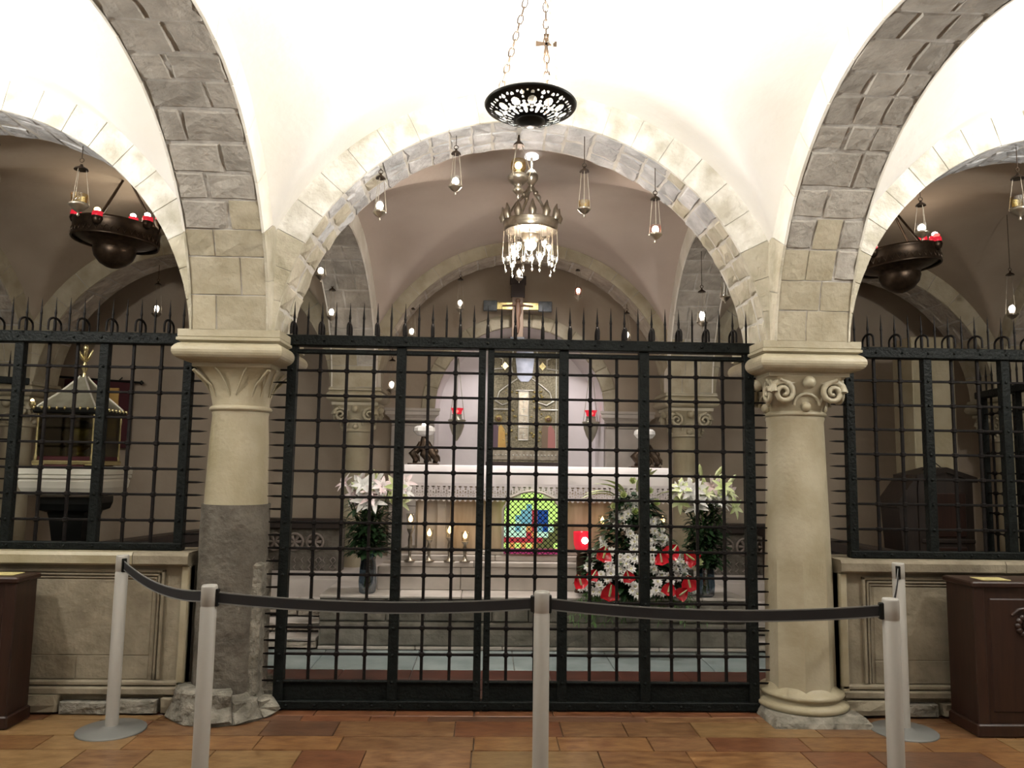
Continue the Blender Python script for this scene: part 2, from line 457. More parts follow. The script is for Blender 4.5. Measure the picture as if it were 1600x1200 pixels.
for k in range(3):
    vault('ceiling', R1[k], R1[k + 1], R2[k + 1], R2[k], XR, XZ, YR, YZ, 'plaster')
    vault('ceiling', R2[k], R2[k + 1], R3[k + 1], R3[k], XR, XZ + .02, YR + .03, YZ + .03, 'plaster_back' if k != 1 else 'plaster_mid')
    vault('ceiling', R0[k], R0[k + 1], R1[k + 1], R1[k], XR, XZ, YR, YZ, 'plaster', n=24)
# outer shell
b = MB(); b.box(-7.6, 7.7, -2.2, 11.2, 4.40, 4.5); struct('ceiling', b, 'plaster_back')  # flat slab above the vaults, added to block world light
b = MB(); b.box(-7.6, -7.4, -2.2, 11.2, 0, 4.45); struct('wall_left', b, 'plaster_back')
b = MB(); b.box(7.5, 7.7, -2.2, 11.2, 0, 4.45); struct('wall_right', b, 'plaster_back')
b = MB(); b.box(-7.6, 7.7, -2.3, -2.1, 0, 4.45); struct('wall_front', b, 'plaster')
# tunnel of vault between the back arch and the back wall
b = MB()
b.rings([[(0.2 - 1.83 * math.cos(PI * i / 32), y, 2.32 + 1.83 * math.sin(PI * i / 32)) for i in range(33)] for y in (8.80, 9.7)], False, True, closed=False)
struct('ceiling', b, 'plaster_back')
# back wall with the arched niche
NX, NR, NZ, WY = 0.20, 1.065, 2.24, 9.6
b = MB(); pts = [(NX - NR, 0)] + [(NX - NR * math.cos(PI * i / 24), NZ + NR * math.sin(PI * i / 24)) for i in range(25)] + [(NX + NR, 0)]
outer = []
for (x, z) in pts:
    dx = x - NX; dz = z - NZ
    if z <= NZ + 1e-6: outer.append((NX + (-7.7 if dx < 0 else 7.5), z))
    else:
        s_ = min(7.6 / max(abs(dx), 1e-5), 2.2 / max(dz, 1e-5)); outer.append((NX + dx * s_, NZ + dz * s_))
for i in range(len(pts) - 1):
    (x0, z0), (x1, z1) = pts[i], pts[i + 1]; (X0, Z0), (X1, Z1) = outer[i], outer[i + 1]
    b.add([(x0, WY, z0), (x1, WY, z1), (X1, WY, Z1), (X0, WY, Z0)], [(0, 1, 2, 3)])
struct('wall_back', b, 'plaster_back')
b = MB(); b.rings([[(x, y, z) for x, z in pts] for y in (WY, 10.45)], False, True, closed=False)
b.add([(NX - NR, 10.45, 0), (NX + NR, 10.45, 0), (NX + NR, 10.45, 3.4), (NX - NR, 10.45, 3.4)], [(0, 1, 2, 3)])
struct('wall_niche', b, 'plaster_niche')
# dressed ring round the niche and its two piers with mouldings
ring = struct('trim_niche')
for i in range(13):
    a0 = PI * i / 13; a1 = PI * (i + 1) / 13; sb = MB()
    ff = lambda u, v, h: (NX - v * math.cos(u), WY - h, NZ + v * math.sin(u))
    stone(sb, ff, a0, a1, NR - .002, NR + .17, lift=.03, jit=.002, jx=.002)
    obj('stone', sb, 'stone_c', ring)
for sg, nm in ((-1, 'trim_pier_left'), (1, 'trim_pier_right')):
    pr = struct(nm)
    xa, xb = sorted((NX + sg * NR, NX + sg * (NR + .52)))
    z = 0.0
    for hh in (.55, .5, .48, .5, .0):
        z2 = z + hh if hh else 2.09
        sb = MB(); sb.bbox(xa, xb, WY - .12, WY + .05, z, z2 - .004, .006); obj('stone', sb, 'altar_g', pr); z = z2
    prof = [(0, 2.09), (.02, 2.10), (.02, 2.12), (.05, 2.15), (.07, 2.16), (.07, 2.20), (.08, 2.21), (.08, 2.24), (0, 2.24)]
    mo = MB(); mo.add([(xa - e, WY - .12 - e, z) for e, z in prof] + [(xb + e, WY - .12 - e, z) for e, z in prof], [(i, i + 9, i + 10, i + 1) for i in range(8)] + [tuple(range(9)), tuple(range(17, 8, -1))])
    mo.box(xa, xb, WY - .12, WY + .02, 2.09, 2.24)
    obj('moulding', mo, 'step_w', pr)

# ---------------------------------------------------------------- floor
fl = struct('floor')
b = MB(); b.box(-7.6, 7.7, -2.2, 11.2, -.2, -.012); obj('floor_bed', b, 'rough', fl)
y = 1.6
row = 0
while y < 4.99:
    h = min(random.choice((.22, .26, .30)), 5.0 - y)
    x = -3.9 - random.uniform(0, .4)
    while x < 3.95:
        L = random.uniform(.30, .78)
        sb = MB(); dz = random.uniform(-.0015, .0015)
        x1 = x + L - .002; y1 = y + h - .002; c = .003
        sb.add([(x + c, y + c, dz), (x1 - c, y + c, dz), (x1 - c, y1 - c, dz), (x + c, y1 - c, dz), (x, y, -.012), (x1, y, -.012), (x1, y1, -.012), (x, y1, -.012)],
               [(0, 1, 2, 3), (4, 5, 1, 0), (5, 6, 2, 1), (6, 7, 3, 2), (7, 4, 0, 3)])
        obj('tile', sb, 'tile%d' % random.choices((0, 1, 2, 3, 4, 5), (7, 4, 4, 7, .5, .8))[0], fl)
        x += L
    y += h; row += 1
b = MB(); b.box(-7.6, 7.7, -2.2, 1.596, -.05, 0); obj('tile_field', b, 'tile3', fl, kind='stuff')
for x0 in range(-7, 8):      # red strip under the gates, dark tiles and pale tiles behind
    sb = MB(); sb.bbox(x0 * .5 - .25, x0 * .5 + .245, 5.0, 5.30, -.03, .0, .004); obj('tile', sb, 'tile_red' if abs(x0) > 3 else 'tile1', fl)
for j in range(3):
    for i in range(9):
        sb = MB(); sb.bbox(-2.3 + i * .52, -2.3 + i * .52 + .515, 5.305 + j * .26, 5.305 + j * .26 + .255, -.03, 0, .004); obj('tile', sb, 'tile_red', fl)
for i in range(6):
    sb = MB(); sb.bbox(-2.3 + i * .78, -2.3 + i * .78 + .775, 6.09, 6.70, -.03, 0, .004); obj('tile', sb, 'tile_cool_lit', fl)
for (xa, xb) in ((-7.4, -2.31), (2.39, 7.5)):
    for i in range(8):
        for j in range(7):
            u0 = xa + (xb - xa) * i / 8; u1 = xa + (xb - xa) * (i + 1) / 8
            sb = MB(); sb.bbox(u0, u1 - .005, 5.305 + j * .62, 5.305 + j * .62 + .615, -.03, 0, .004); obj('tile', sb, 'tile5', fl)

# ---------------------------------------------------------------- columns
def sq(h, z, cx=0, cy=0, p=99, n=32):
    out = []
    for j in range(n):
        a = 2 * PI * (j + .5) / n; c, s_ = math.cos(a), math.sin(a)
        k = (abs(c) ** p + abs(s_) ** p) ** (-1 / p) if p < 60 else 1 / max(abs(c), abs(s_))
        out.append((cx + h * k * c, cy + h * k * s_, z))
    return out


def abacus(z0=2.185, top=2.385, h=.335):
    m = MB()
    prof = [(.225, z0 - .004), (.25, z0)] + [(h - .068 + .076 * math.cos(math.radians(a)), z0 + .064 + .060 * math.sin(math.radians(a))) for a in range(-85, 66, 15)] + [(h - .022, z0 + .126), (h - .012, z0 + .131), (h - .012, z0 + .146), (h - .022, z0 + .151), (h - .018, z0 + .156), (h - .018, top), (.05, top)]
    def s8(hh, z): return [(-hh, -hh, z), (0, -hh, z), (hh, -hh, z), (hh, 0, z), (hh, hh, z), (0, hh, z), (-hh, hh, z), (-hh, 0, z)]
    rr = [s8(a, z) for a, z in prof]; m.rings(rr[:2], False); m.rings(rr[1:14], False, False); m.rings(rr[13:], True, False)
    return m


def capital(z0, z1, r, h, carved):
    m = MB(); n = 32; rs = []
    for k in range(9):
        t = k / 8; e = t ** (2.2 if carved else 4.5)
        rad = r + (h - r) * e; p = 2 + 10 * t ** 2
        rs.append(sq(rad, z0 + (z1 - z0) * t, p=p, n=n))
    m.rings(rs, True, True)
    m.lathe([(r, z0 - .02), (r + .018, z0 - .012), (r + .02, z0), (r + .012, z0 + .012), (r, z0 + .018)], 32, caps=False)
    m.box(-h, h, -h, h, z1 - .002, z1 + .03)
    return m


def leaves(z0, z1, r, h, carved):
    m = MB()
    for k in range(4):
        a = PI / 2 * k
        R_ = Matrix.Rotation(a, 3, 'Z')
        if carved:
            for sg in (-1, 1):     # scrolls towards each corner and ribs between
                pts = []
                for i in range(22):
                    t = i / 21; ang = t * 3.6 * PI; rr = .082 * (1 - .85 * t)
                    pts.append(R_ @ Vector((sg * (h * .62 + rr * math.cos(ang)), -h * .86 - .02 * t, z1 - .105 + rr * math.sin(ang))))
                m.path(pts, [.024 - .012 * i / 21 for i in range(22)], 6)
                m.path([R_ @ Vector((sg * x, -y_, z)) for x, y_, z in ((.0, r + .012, z0 + .16), (.05, r + .035, z0 + .21), (.12, h * .86, z1 - .05), (h * .72, h * .95, z1 - .022))], [.010, .015, .016, .012], 6)
            m.sphere(R_ @ Vector((0, -h * .97, z1 - .04)), .042, 10, 6)
            pts = [R_ @ Vector((.085 * math.cos(PI * i / 8), -r - .022, z0 + .05 + .075 * math.sin(PI * i / 8))) for i in range(9)]
            m.path(pts, .011, 6); m.sphere(R_ @ Vector((0, -r - .01, z0 + .04)), .035, 8, 5)
        else:
            for sg in (-1, 1):
                m.path([R_ @ Vector((sg * x, -y_, z)) for x, y_, z in ((.02, r + .004, z0 + .08), (.045, r + .02, z0 + .15), (.08, h * .84, z1 - .03), (.10, h * .92, z1 - .008))], [.003, .006, .007, .004], 6)
                m.path([R_ @ Vector((sg * x, -y_, z)) for x, y_, z in ((.11, r - .03, z0 + .06), (.14, r - .0, z0 + .14), (h * .86, h * .88, z1 - .02))], [.004, .008, .01], 6)
    return m


# left column: yellowed shaft on a dark mended drum
t = thing('column', 'stone column with dark grey lower half and plain leaf capital', 'column', (-1.83, 5.12, 0))
obj('abacus', abacus(), 'marble', t)
obj('capital', capital(1.905, 2.16, .178, .245, 0), 'marble_y', t)
obj('capital_leaf', leaves(1.905, 2.16, .178, .272, 0), 'marble_y', t)
m = MB(); m.lathe([(.198, 1.29), (.194, 1.45), (.186, 1.7), (.176, 1.86), (.18, 1.88), (.176, 1.9)], 40); obj('upper_shaft', m, 'marble_y', t)
m = MB(); rs = []
for i in range(17):
    z = .1 + 1.19 * i / 16
    rs.append([((.213 + random.uniform(-.004, .004)) * math.cos(2 * PI * j / 24), (.213 + random.uniform(-.004, .004)) * math.sin(2 * PI * j / 24), z) for j in range(24)])
m.rings(rs, True, True); obj('lower_shaft', m, 'drum', t)
m = MB(); m.bbox(.14, .218, -.13, .14, .10, .93, .02); obj('repair_block', m, 'rough', t)
for k in range(11):
    a = 2 * PI * k / 11; sb = MB()
    ff = lambda u, v, h: ((.27 + h * 1.2 + (.05 if v < .05 else 0)) * math.cos(u), (.27 + h * 1.2 + (.05 if v < .05 else 0)) * math.sin(u), v)
    stone(sb, ff, a, a + 2 * PI / 11, 0.0, .14 + random.uniform(-.04, .05), lift=.03, jit=.014, skirt=.09, ins=.08)
    obj('base_stone', sb, 'rough', t)
m = MB(); m.lathe([(.34, 0), (.30, .03), (.25, .06), (.23, .12), (.2, .16)], 18); obj('base', m, 'rough', t)

# right column: pale marble, octagonal below, carved capital
t = thing('column', 'pale marble column with carved scroll capital and moulded base', 'column', (1.87, 5.12, 0))
obj('abacus', abacus(), 'marble', t)
obj('capital', capital(1.93, 2.165, .182, .262, 1), 'marble', t)
obj('capital_scroll', leaves(1.93, 2.165, .182, .262, 1), 'marble', t)
m = MB(); rs = []
for r_, z, k in ((.212, .15, 1), (.209, .6, 1), (.208, .86, 1), (.206, .98, .6), (.204, 1.08, .1), (.2, 1.25, 0), (.192, 1.55, 0), (.183, 1.88, 0), (.19, 1.9, 0), (.183, 1.925, 0)):
    ring_ = []
    for j in range(64):
        a = 2 * PI * j / 64 + .14; f_ = ((a - .14 + PI / 8) % (PI / 4)) - PI / 8
        ring_.append((r_ * (1 + k * (math.cos(PI / 8) * 1.03 / math.cos(f_) - 1)) * math.cos(a), r_ * (1 + k * (math.cos(PI / 8) * 1.03 / math.cos(f_) - 1)) * math.sin(a), z))
    rs.append(ring_)
m.rings(rs[:4], False, False); m.rings(rs[3:], True, True); obj('shaft', m, 'marble', t)
m = MB(); m.lathe([(.275, .05), (.292, .065), (.292, .085), (.272, .10), (.244, .105), (.242, .125), (.262, .13), (.268, .142), (.258, .156), (.225, .165), (.205, .19)], 40); obj('base_moulding', m, 'marble_y', t)
m = MB(); m.rings([[(-.30, -.34, 0), (.31, -.34, 0), (.31, .3, 0), (-.31, .3, 0)], [(-.29, -.33, .03), (.30, -.33, .03), (.30, .3, .03), (-.3, .3, .03)], [(-.27, -.29, .055), (.28, -.29, .055), (.28, .28, .055), (-.28, .28, .055)]], True); obj('plinth', m, 'rough', t)


def back_column(x, y, label, caph):
    t = thing('column', label, 'column', (x, y, 0))
    obj('abacus', abacus(2.22, 2.385, .30), 'marble', t)
    obj('capital', capital(1.92, 2.19, .16, .25, 1), 'marble', t)
    obj('capital_scroll', leaves(1.92, 2.19, .16, .25, 1), 'marble', t)
    m = MB(); m.lathe([(.15, .25), (.15, 1.0), (.142, 1.88), (.15, 1.9), (.142, 1.91)], 28); obj('shaft', m, 'marble_y' if x > 0 else 'marble', t)
    m = MB(); m.lathe([(.24, 0), (.24, .1), (.2, .14), (.22, .18), (.16, .26)], 28); obj('base', m, 'marble', t)


back_column(-1.65, 8.64, 'pale column behind the iron gate, left of the altar', .1)
back_column(2.04, 8.64, 'pale column behind the iron gate, right of the altar', .1)
back_column(-5.38, 8.64, 'pale column at the far left behind the glazed reliquary', .1)
back_column(5.77, 8.64, 'pale column at the far right behind the small side gate', .1)

# ---------------------------------------------------------------- low walls under the side gates
def low_wall(name, x0, x1, stile_right, yb=5.02):
    r = struct(name)
    lo, hi = min(x0, x1), max(x0, x1)
    m = MB(); m.box(lo, hi, yb + .03, yb + .28, 0, .90); obj('wall_core', m, 'wall_stone', r)
    # coping in long blocks
    x = lo
    while x < hi - .01:
        L = min(random.uniform(.7, 1.2), hi - x)
        sb = MB()
        prof = [(yb + .30, .90), (yb + .01, .90), (yb - .02, .905), (yb - .03, .915), (yb - .032, .965), (yb - .02, .985), (yb + .30, .985)]
        sb.add([(x + .001, p, z) for p, z in prof] + [(x + L - .003, p, z) for p, z in prof], [(i, i + 1, i + 8, i + 7) for i in range(6)] + [tuple(reversed(range(7))), tuple(range(7, 14))])
        obj('coping_stone', sb, 'wall_stone' if random.random() < .5 else 'marble_y', r); x += L
    edge = hi if stile_right else lo; sg = -1 if stile_right else 1
    # mouldings run under the coping, turning down beside the column
    for k, (a, zt, th, dp) in enumerate(((.155, .875, .020, .022), (.185, .848, .014, .016), (.205, .825, .010, .010))):
        e = edge + sg * a
        p = MB(); q0, q1 = sorted((e, lo if stile_right else hi)); p.bbox(q0, q1, yb + .03 - dp, yb + .04, zt - th, zt, .004); obj('moulding', p, 'wall_stone', r)
        p = MB(); q0, q1 = sorted((e, e + sg * th)); p.bbox(q0, q1, yb + .03 - dp, yb + .04, .20, zt, .004); obj('moulding', p, 'wall_stone', r)
    p = MB(); q0, q1 = sorted((edge, edge + sg * .05)); p.bbox(q0, q1, yb + .03 - .03, yb + .10, .06, .90, .008); obj('corner_post', p, 'marble', r)
    # panel slabs
    x = lo; e = edge + sg * .23
    q0, q1 = sorted((e, lo if stile_right else hi))
    for (za, zb) in ((.20, .345), (.345, .81)):
        x = q0
        while x < q1 - .01:
            L = min(random.uniform(.6, 1.3), q1 - x)
            if q1 - x - L < .35: L = q1 - x
            sb = MB(); d = random.uniform(.004, .012); sb.bbox(x, x + L - .003, yb + .03 - d, yb + .05, za, zb - .003, .003); obj('slab', sb, 'wall_stone', r); x += L
    # base mouldings and rough footing
    for (za, zb, dp) in ((.165, .195, .03), (.115, .16, .05)):
        p = MB(); p.bbox(lo, hi, yb + .03 - dp, yb + .08, za, zb, .008); obj('base_moulding', p, 'wall_stone', r)
    x = lo
    while x < hi - .02:
        L = min(random.uniform(.16, .36), hi - x)
        sb = MB(); ff = lambda u, v, h: (u, yb - .025 - h, v)
        stone(sb, ff, x, x + L, 0, random.uniform(.08, .118), lift=.012, jit=.009, skirt=.08, ins=.04, jx=.02, irr=.9); obj('footing_stone', sb, 'rough' if random.random() < .6 else 'wall_stone', r); x += L
    return r


low_wall('wall_low_left', -5.3, -2.07, True)
low_wall('wall_low_right', 2.10, 5.4, False)

# ---------------------------------------------------------------- iron gates
ROWS = [2.173 - .1663 * k for k in range(13)]


def spike_mesh(h=.232, r=.0072):
    m = MB(); m.lathe([(r, 0), (r, h * .5), (r * 1.25, h * .54), (r * .8, h * .66), (.001, h)], 6, smooth=False); return m.mesh('spike')


def side_spike_mesh(L, sg):
    m = MB(); m.path([(0, 0, 0), (sg * L * .55, 0, 0), (sg * L, 0, 0)], [.0075, .0068, .001], 6, False); return m.mesh('side_spike')


def hoop_mesh():
    m = MB(); m.path([(0, -.075, 0), (0, -.075, .05)] + [(0, -.075 * math.cos(PI * i / 8), .05 + .042 * math.sin(PI * i / 8)) for i in range(1, 8)] + [(0, .075, .05), (0, .075, 0)], .0075, 6)
    m.lathe([(.009, 0), (.012, .02), (.012, .07), (.008, .10)], 6, smooth=False)
    return m.mesh('hoop')


SPK = spike_mesh(); HOOP = hoop_mesh(); SPL = side_spike_mesh(.115, -1); SPR = side_spike_mesh(.115, 1)


def bar_v(name, x, z0, z1, w_, par, m='bar', y=0.0, d=None):
    b = MB(); d = d or w_; b.bbox(x - w_ / 2, x + w_ / 2, y - d / 2, y + d / 2, z0, z1, min(.003, w_ * .2))
    if w_ > .03:
        for z in ROWS:
            if z0 < z < z1: b.sphere((x, y - d / 2, z), .011, 6, 4)
    return obj(name, b, m, par)


def bar_h(x0, x1, z, knots, par, t_=.016):
    b = MB(); b.bbox(x0, x1, -t_ / 2, t_ / 2, z - t_ / 2, z + t_ / 2, .003)
    for k in knots: b.bbox(k - .0165, k + .0165, -.0165, .0165, z - .0155, z + .0155, .006)
    return obj('horizontal_bar', b, 'bar', par)


def rail(name, x0, x1, z0, z1, par, d=.075, studs=True):
    b = MB(); b.bbox(x0, x1, -d / 2, d / 2, z0, z1, .006)
    if studs:
        x = x0 + .09
        while x < x1:
            b.sphere((x, -d / 2, (z0 + z1) / 2), .010, 6, 4); x += .18
    return obj(name, b, 'iron', par)


GY = 5.12
g = thing('iron_gate', 'wide black iron grille gate with double doors between the two columns', 'gate', (0, GY, 0))
posts = [(-1.503, .062), (-.783, .062), (-.243, .048), (-.184, .042), (.305, .062), (.845, .066), (1.556, .066)]
bars = [-1.322, -1.145, -.965, -.600, -.4215, -.0185 - .0385, .125, .485, .663, 1.022, 1.201, 1.381]
for x, w_ in posts: bar_v('post', x, .0, 2.335, w_, g, 'iron', d=.06)
for x in bars: bar_v('vertical_bar', x, .16, 2.30, .019, g)
for z in ROWS[:-1]:
    for xa, xb in ((-1.50, -.243), (-.184, 1.556)):
        bar_h(xa, xb, z, [x for x in bars if xa < x < xb], g)
rail('top_rail', -1.56, 1.60, 2.335, 2.407, g, .10)
for xa, xb in ((-1.50, -.222), (-.203, 1.556)): rail('frame_rail', xa, xb, 2.285, 2.315, g, .045, False)
rail('bottom_rail', -1.535, 1.59, .008, .062, g, .07)
# kick plates along the foot with a rounded top bar
xs = [p[0] for p in posts]
for k in range(6):
    if k == 2: continue
    b = MB(); b.bbox(xs[k] + .02, xs[k + 1] - .02, -.008, .008, .05, .172, .003); b.path([(xs[k] + .02, -.012, .176), (xs[k + 1] - .02, -.012, .176)], .012, 8)
    obj('kick_plate', b, 'iron', g)
n = 34
for k in range(n):
    x = -1.507 + (1.549 + 1.507) * k / (n - 1)
    obj('spike', SPK, 'bar', g, (x, 0, 2.405))
    if k % 2 == 0: obj('hoop', HOOP, 'bar', g, (x, 0, 2.405))
z = ROWS[0]; k = 0
while z > .14:
    obj('side_spike', SPL, 'bar', g, (-1.525, 0, z)); obj('side_spike', SPR, 'bar', g, (1.58, 0, z)); k += 1; z = ROWS[0] - .08315 * k
for sg, x in ((-1, -1.545), (1, 1.595)):
    b = MB(); b.path([(0, 0, 0), (sg * .05, 0, 0), (sg * .068, 0, .012), (sg * .078, 0, .04), (sg * .07, 0, .075)], [.008, .008, .008, .007, .003], 6); obj('corner_hook', b, 'bar', g, (x, 0, 2.405))


def side_gate(label, posts, x_end, sg):
    g = thing('iron_gate', label, 'gate', (0, GY, 0))
    lo, hi = min(posts[0], x_end), max(posts[0], x_end)
    for x in posts: bar_v('post', x, 1.0, 2.34, .058, g, 'iron', d=.055)
    vb = []
    for a, b_ in zip(posts, posts[1:] + [x_end]):
        st = (b_ - a) / 3
        for k in (1, 2): vb.append(a + st * k)
    for x in vb: bar_v('vertical_bar', x, 1.02, 2.35, .019, g)
    for z in ROWS[:7]: bar_h(lo, hi, z, vb, g)
    rail('top_rail', lo - (.06 if sg < 0 else .09), hi + (.09 if sg < 0 else .06), 2.325, 2.40, g, .085)
    rail('bottom_rail', lo - .03, hi + .03, .987, 1.035, g, .07)
    k = 0; x = posts[0] - sg * .04
    while lo - .01 < x + sg * .09 < hi or k < 2:
        obj('spike', SPK, 'bar', g, (x, 0, 2.40))
        if k % 2 == 0: obj('hoop', HOOP, 'bar', g, (x, 0, 2.40))
        k += 1; x = posts[0] - sg * .04 + sg * .0935 * k
    z = ROWS[0]; k = 0
    while z > 1.05:
        obj('side_spike', SPR if sg < 0 else SPL, 'bar', g, (posts[0] - sg * .028, 0, z)); k += 1; z = ROWS[0] - .08315 * k
    return g


side_gate('black iron grille with spikes standing on the left low wall', [-2.185, -2.735, -3.285, -3.835, -4.385, -4.935], -5.3, -1)
side_gate('black iron grille with spikes standing on the right low wall', [2.245, 2.785, 3.325, 3.865, 4.405, 4.945], 5.3, 1)


def far_gate(label, p0, p1):
    p0 = Vector((*p0, 0)); p1 = Vector((*p1, 0)); L = (p1 - p0).length
    g = thing('iron_gate', label, 'gate', p0, math.atan2(p1.y - p0.y, p1.x - p0.x))
    for x in (0.0, .55, 1.1, L):
        if x <= L: bar_v('post', x, 0, 2.2, .05, g, 'iron')
    x = .14; vb = []
    while x < L:
        if abs((x % .55)) > .05: vb.append(x)
        x += .1375
    for x in vb: bar_v('vertical_bar', x, .05, 2.2, .016, g)
    for z in [2.05 - .165 * k for k in range(12)]: bar_h(0, L, z, vb, g, .013)
    rail('top_rail', -.08, L, 2.19, 2.25, g, .07, False); rail('bottom_rail', 0, L, .01, .06, g, .06, False)
    k = 0; x = -.03
    while x < L:
        obj('spike', SPK, 'bar', g, (x, 0, 2.245)); x += .1; k += 1


far_gate('smaller iron side gate standing behind the wooden confessional', (4.04, 6.43), (3.90, 5.55))
far_gate('iron side gate behind the glazed reliquary at the far left', (-4.23, 6.68), (-4.9, 6.15))

# ---------------------------------------------------------------- barrier posts
def belt_strip(p0, p1, sag, h=.048):
    m = MB(); e = MB(); p0 = Vector(p0); p1 = Vector(p1); d = (p1 - p0); d.z = 0; d.normalize(); nn = Vector((-d.y, d.x, 0)) * .0015
    N = 18; rs = []; r2 = []
    for i in range(N + 1):
        t_ = i / N; q = p0.lerp(p1, t_); q.z -= sag * 4 * t_ * (1 - t_)
        rs.append([q + nn + Vector((0, 0, -h / 2)), q + nn + Vector((0, 0, h / 2)), q - nn + Vector((0, 0, h / 2)), q - nn + Vector((0, 0, -h / 2))])
        r2.append(q)
    m.rings(rs, True)
    for zz in (h / 2, -h / 2): e.rings([[q + nn * 1.4 + Vector((0, 0, zz - .004)), q + nn * 1.4 + Vector((0, 0, zz + .002)), q - nn * 1.4 + Vector((0, 0, zz + .002)), q - nn * 1.4 + Vector((0, 0, zz - .004))] for q in r2], True)
    return m, e


PM = MB(); PM.lathe([(.036, .012), (.036, .90), (.034, .903), (.034, .91), (.036, .913), (.036, .992), (.033, 1.0), (.028, 1.0), (.027, .992), (0.001, .99)], 24)
PM = PM.mesh('post')
BM = MB(); BM.lathe([(.19, 0), (.19, .006), (.185, .010), (.06, .016), (.042, .028), (.036, .03)], 36); BM = BM.mesh('base_plate')
SLOT = MB(); SLOT.bbox(-.014, .014, -.044, -.033, .905, .985, .003); SLOT = SLOT.mesh('belt_slot')
CLIP = MB(); CLIP.bbox(-.012, .012, -.052, -.030, .908, .982, .004); CLIP = CLIP.mesh('belt_clip')


def barrier(label, loc, ang_slot, ang_clip, belt=None, sag=.03):
    t = thing('barrier_post', label, 'barrier post', loc)
    obj('post', PM, 'steel', t); obj('base_plate', BM, 'steel_d', t)
    if ang_slot is not None:
        o = obj('belt_slot', SLOT, 'black', t); o.rotation_euler.z = ang_slot
    if ang_clip is not None:
        o = obj('belt_clip', CLIP, 'black', t); o.rotation_euler.z = ang_clip
    if belt:
        L = Vector(loc); d = Vector(belt) - L; dn = d.normalized()
        a, e = belt_strip(Vector((0, 0, .945)) + dn * .035, d - dn * .05 + Vector((0, 0, .945)), sag)
        bo = obj('belt', a, 'belt', t); obj('belt_border', e, 'belt_edge', bo)


def ang(p, q): return math.atan2(q[1] - p[1], q[0] - p[0]) + PI / 2


B0 = (-2.355, 4.722, 0); B1 = (-1.461, 3.642, 0); B2 = (.059, 3.551, 0); B3 = (1.608, 3.45, 0); B4 = (2.347, 4.753, 0)
barrier('silver barrier post standing by the left low wall, belt sagging from it', B0, ang(B0, B1), None, B1, .05)
barrier('silver barrier post in front of the column with the dark lower half', B1, ang(B1, B2), ang(B1, B0), B2, .030)
barrier('silver barrier post standing alone in front of the middle of the gate', B2, ang(B2, B3), ang(B2, B1), B3, .035)
barrier('silver barrier post at the right end of the long black belt', B3, None, ang(B3, B2), None)
barrier('silver barrier post beside the right low wall, partly behind the nearer one', B4, ang(B4, B3), None, B3, .03)

# ---------------------------------------------------------------- wooden offering boxes
def box(label, x0, x1, y0, y1, h, carved):
    t = thing('offering_box', label, 'wooden box', ((x0 + x1) / 2, (y0 + y1) / 2, 0))
    W = (x1 - x0) / 2; D = (y1 - y0) / 2
    m = MB(); m.bbox(-W + .012, W - .012, -D + .012, D, .06, h - .035, .004); obj('body', m, 'wood', t)
    m = MB(); m.bbox(-W - .008, W + .008, -D - .008, D, 0, .075, .008); obj('plinth', m, 'wood', t)
    m = MB(); m.bbox(-W - .012, W + .012, -D - .012, D + .0, h - .035, h, .008); obj('top', m, 'wood', t)
    for x in (-W + .004, W - .074):
        m = MB(); m.bbox(x, x + .07, -D, -D + .03, .07, h - .03, .006); obj('stile', m, 'wood', t)
    m = MB(); m.bbox(-W + .10, W - .10, -D + .004, -D + .02, .14, h - .1, .008); obj('front_panel', m, 'wood', t)
    if carved:
        m = MB()
        for i in range(12):
            a = 2 * PI * i / 12; m.sphere((.0 + .055 * math.cos(a), -D + .006, h - .26 + .055 * math.sin(a)), .022, 8, 5)
        m.sphere((0, -D, h - .26), .034, 10, 6)
        m.path([(-.09, -D + .004, h - .20), (-.05, -D, h - .165), (0, -D - .004, h - .155), (.05, -D, h - .165), (.09, -D + .004, h - .20)], .012, 6)
        obj('carved_rosette', m, 'wood', t)
    return t


box('dark wooden offering box against the left low wall', -3.56, -2.955, 4.715, 4.945, .865, True)
box('dark wooden offering box with carved rosette against the right low wall', 2.745, 3.40, 4.655, 4.945, .905, True)
m = MB(); m.bbox(-3.40, -3.02, 4.775, 4.90, 0, .004, .001)
tag(obj('paper_notice', m, 'paper', loc=(0, 0, .866)), 'yellow paper notice lying on the left wooden box', 'paper notice')
m = MB(); m.bbox(2.84, 3.02, 4.70, 4.82, 0, .004, .001)
tag(obj('paper_notice', m, 'paper', loc=(0, 0, .906)), 'yellow paper notice lying on the right wooden box', 'paper notice')
m = MB(); m.bbox(2.93, 3.16, 5.19, 5.27, 0, .006, .001)
tag(obj('paper_notice', m, 'paper', loc=(0, 0, .986)), 'yellow paper strip on the right low wall behind the grille', 'paper notice')

# ---------------------------------------------------------------- altar platform and steps (fixed stone)
pl = struct('trim_altar_steps')


def course(x0, x1, y0, y1, z0, z1, lmin, lmax, m, rough=True, lift=.012):
    x = x0
    while x < x1 - .01:
        L = random.uniform(lmin, lmax)
        if x1 - x - L < lmin * .6: L = x1 - x
        L = min(L, x1 - x); sb = MB()
        if rough:
            ff = lambda u, v, h: (u, y0 - h, v)
            stone(sb, ff, x, x + L, z0, z1, lift=lift, jit=.008, skirt=.05)
            sb.box(x + .004, x + L - .004, y0 + .01, y1, z0 + .002, z1 - .004)
        else: sb.bbox(x + .0015, x + L - .0015, y0, y1, z0, z1 - .001, .006)
        obj('stone', sb, m, pl); x += L


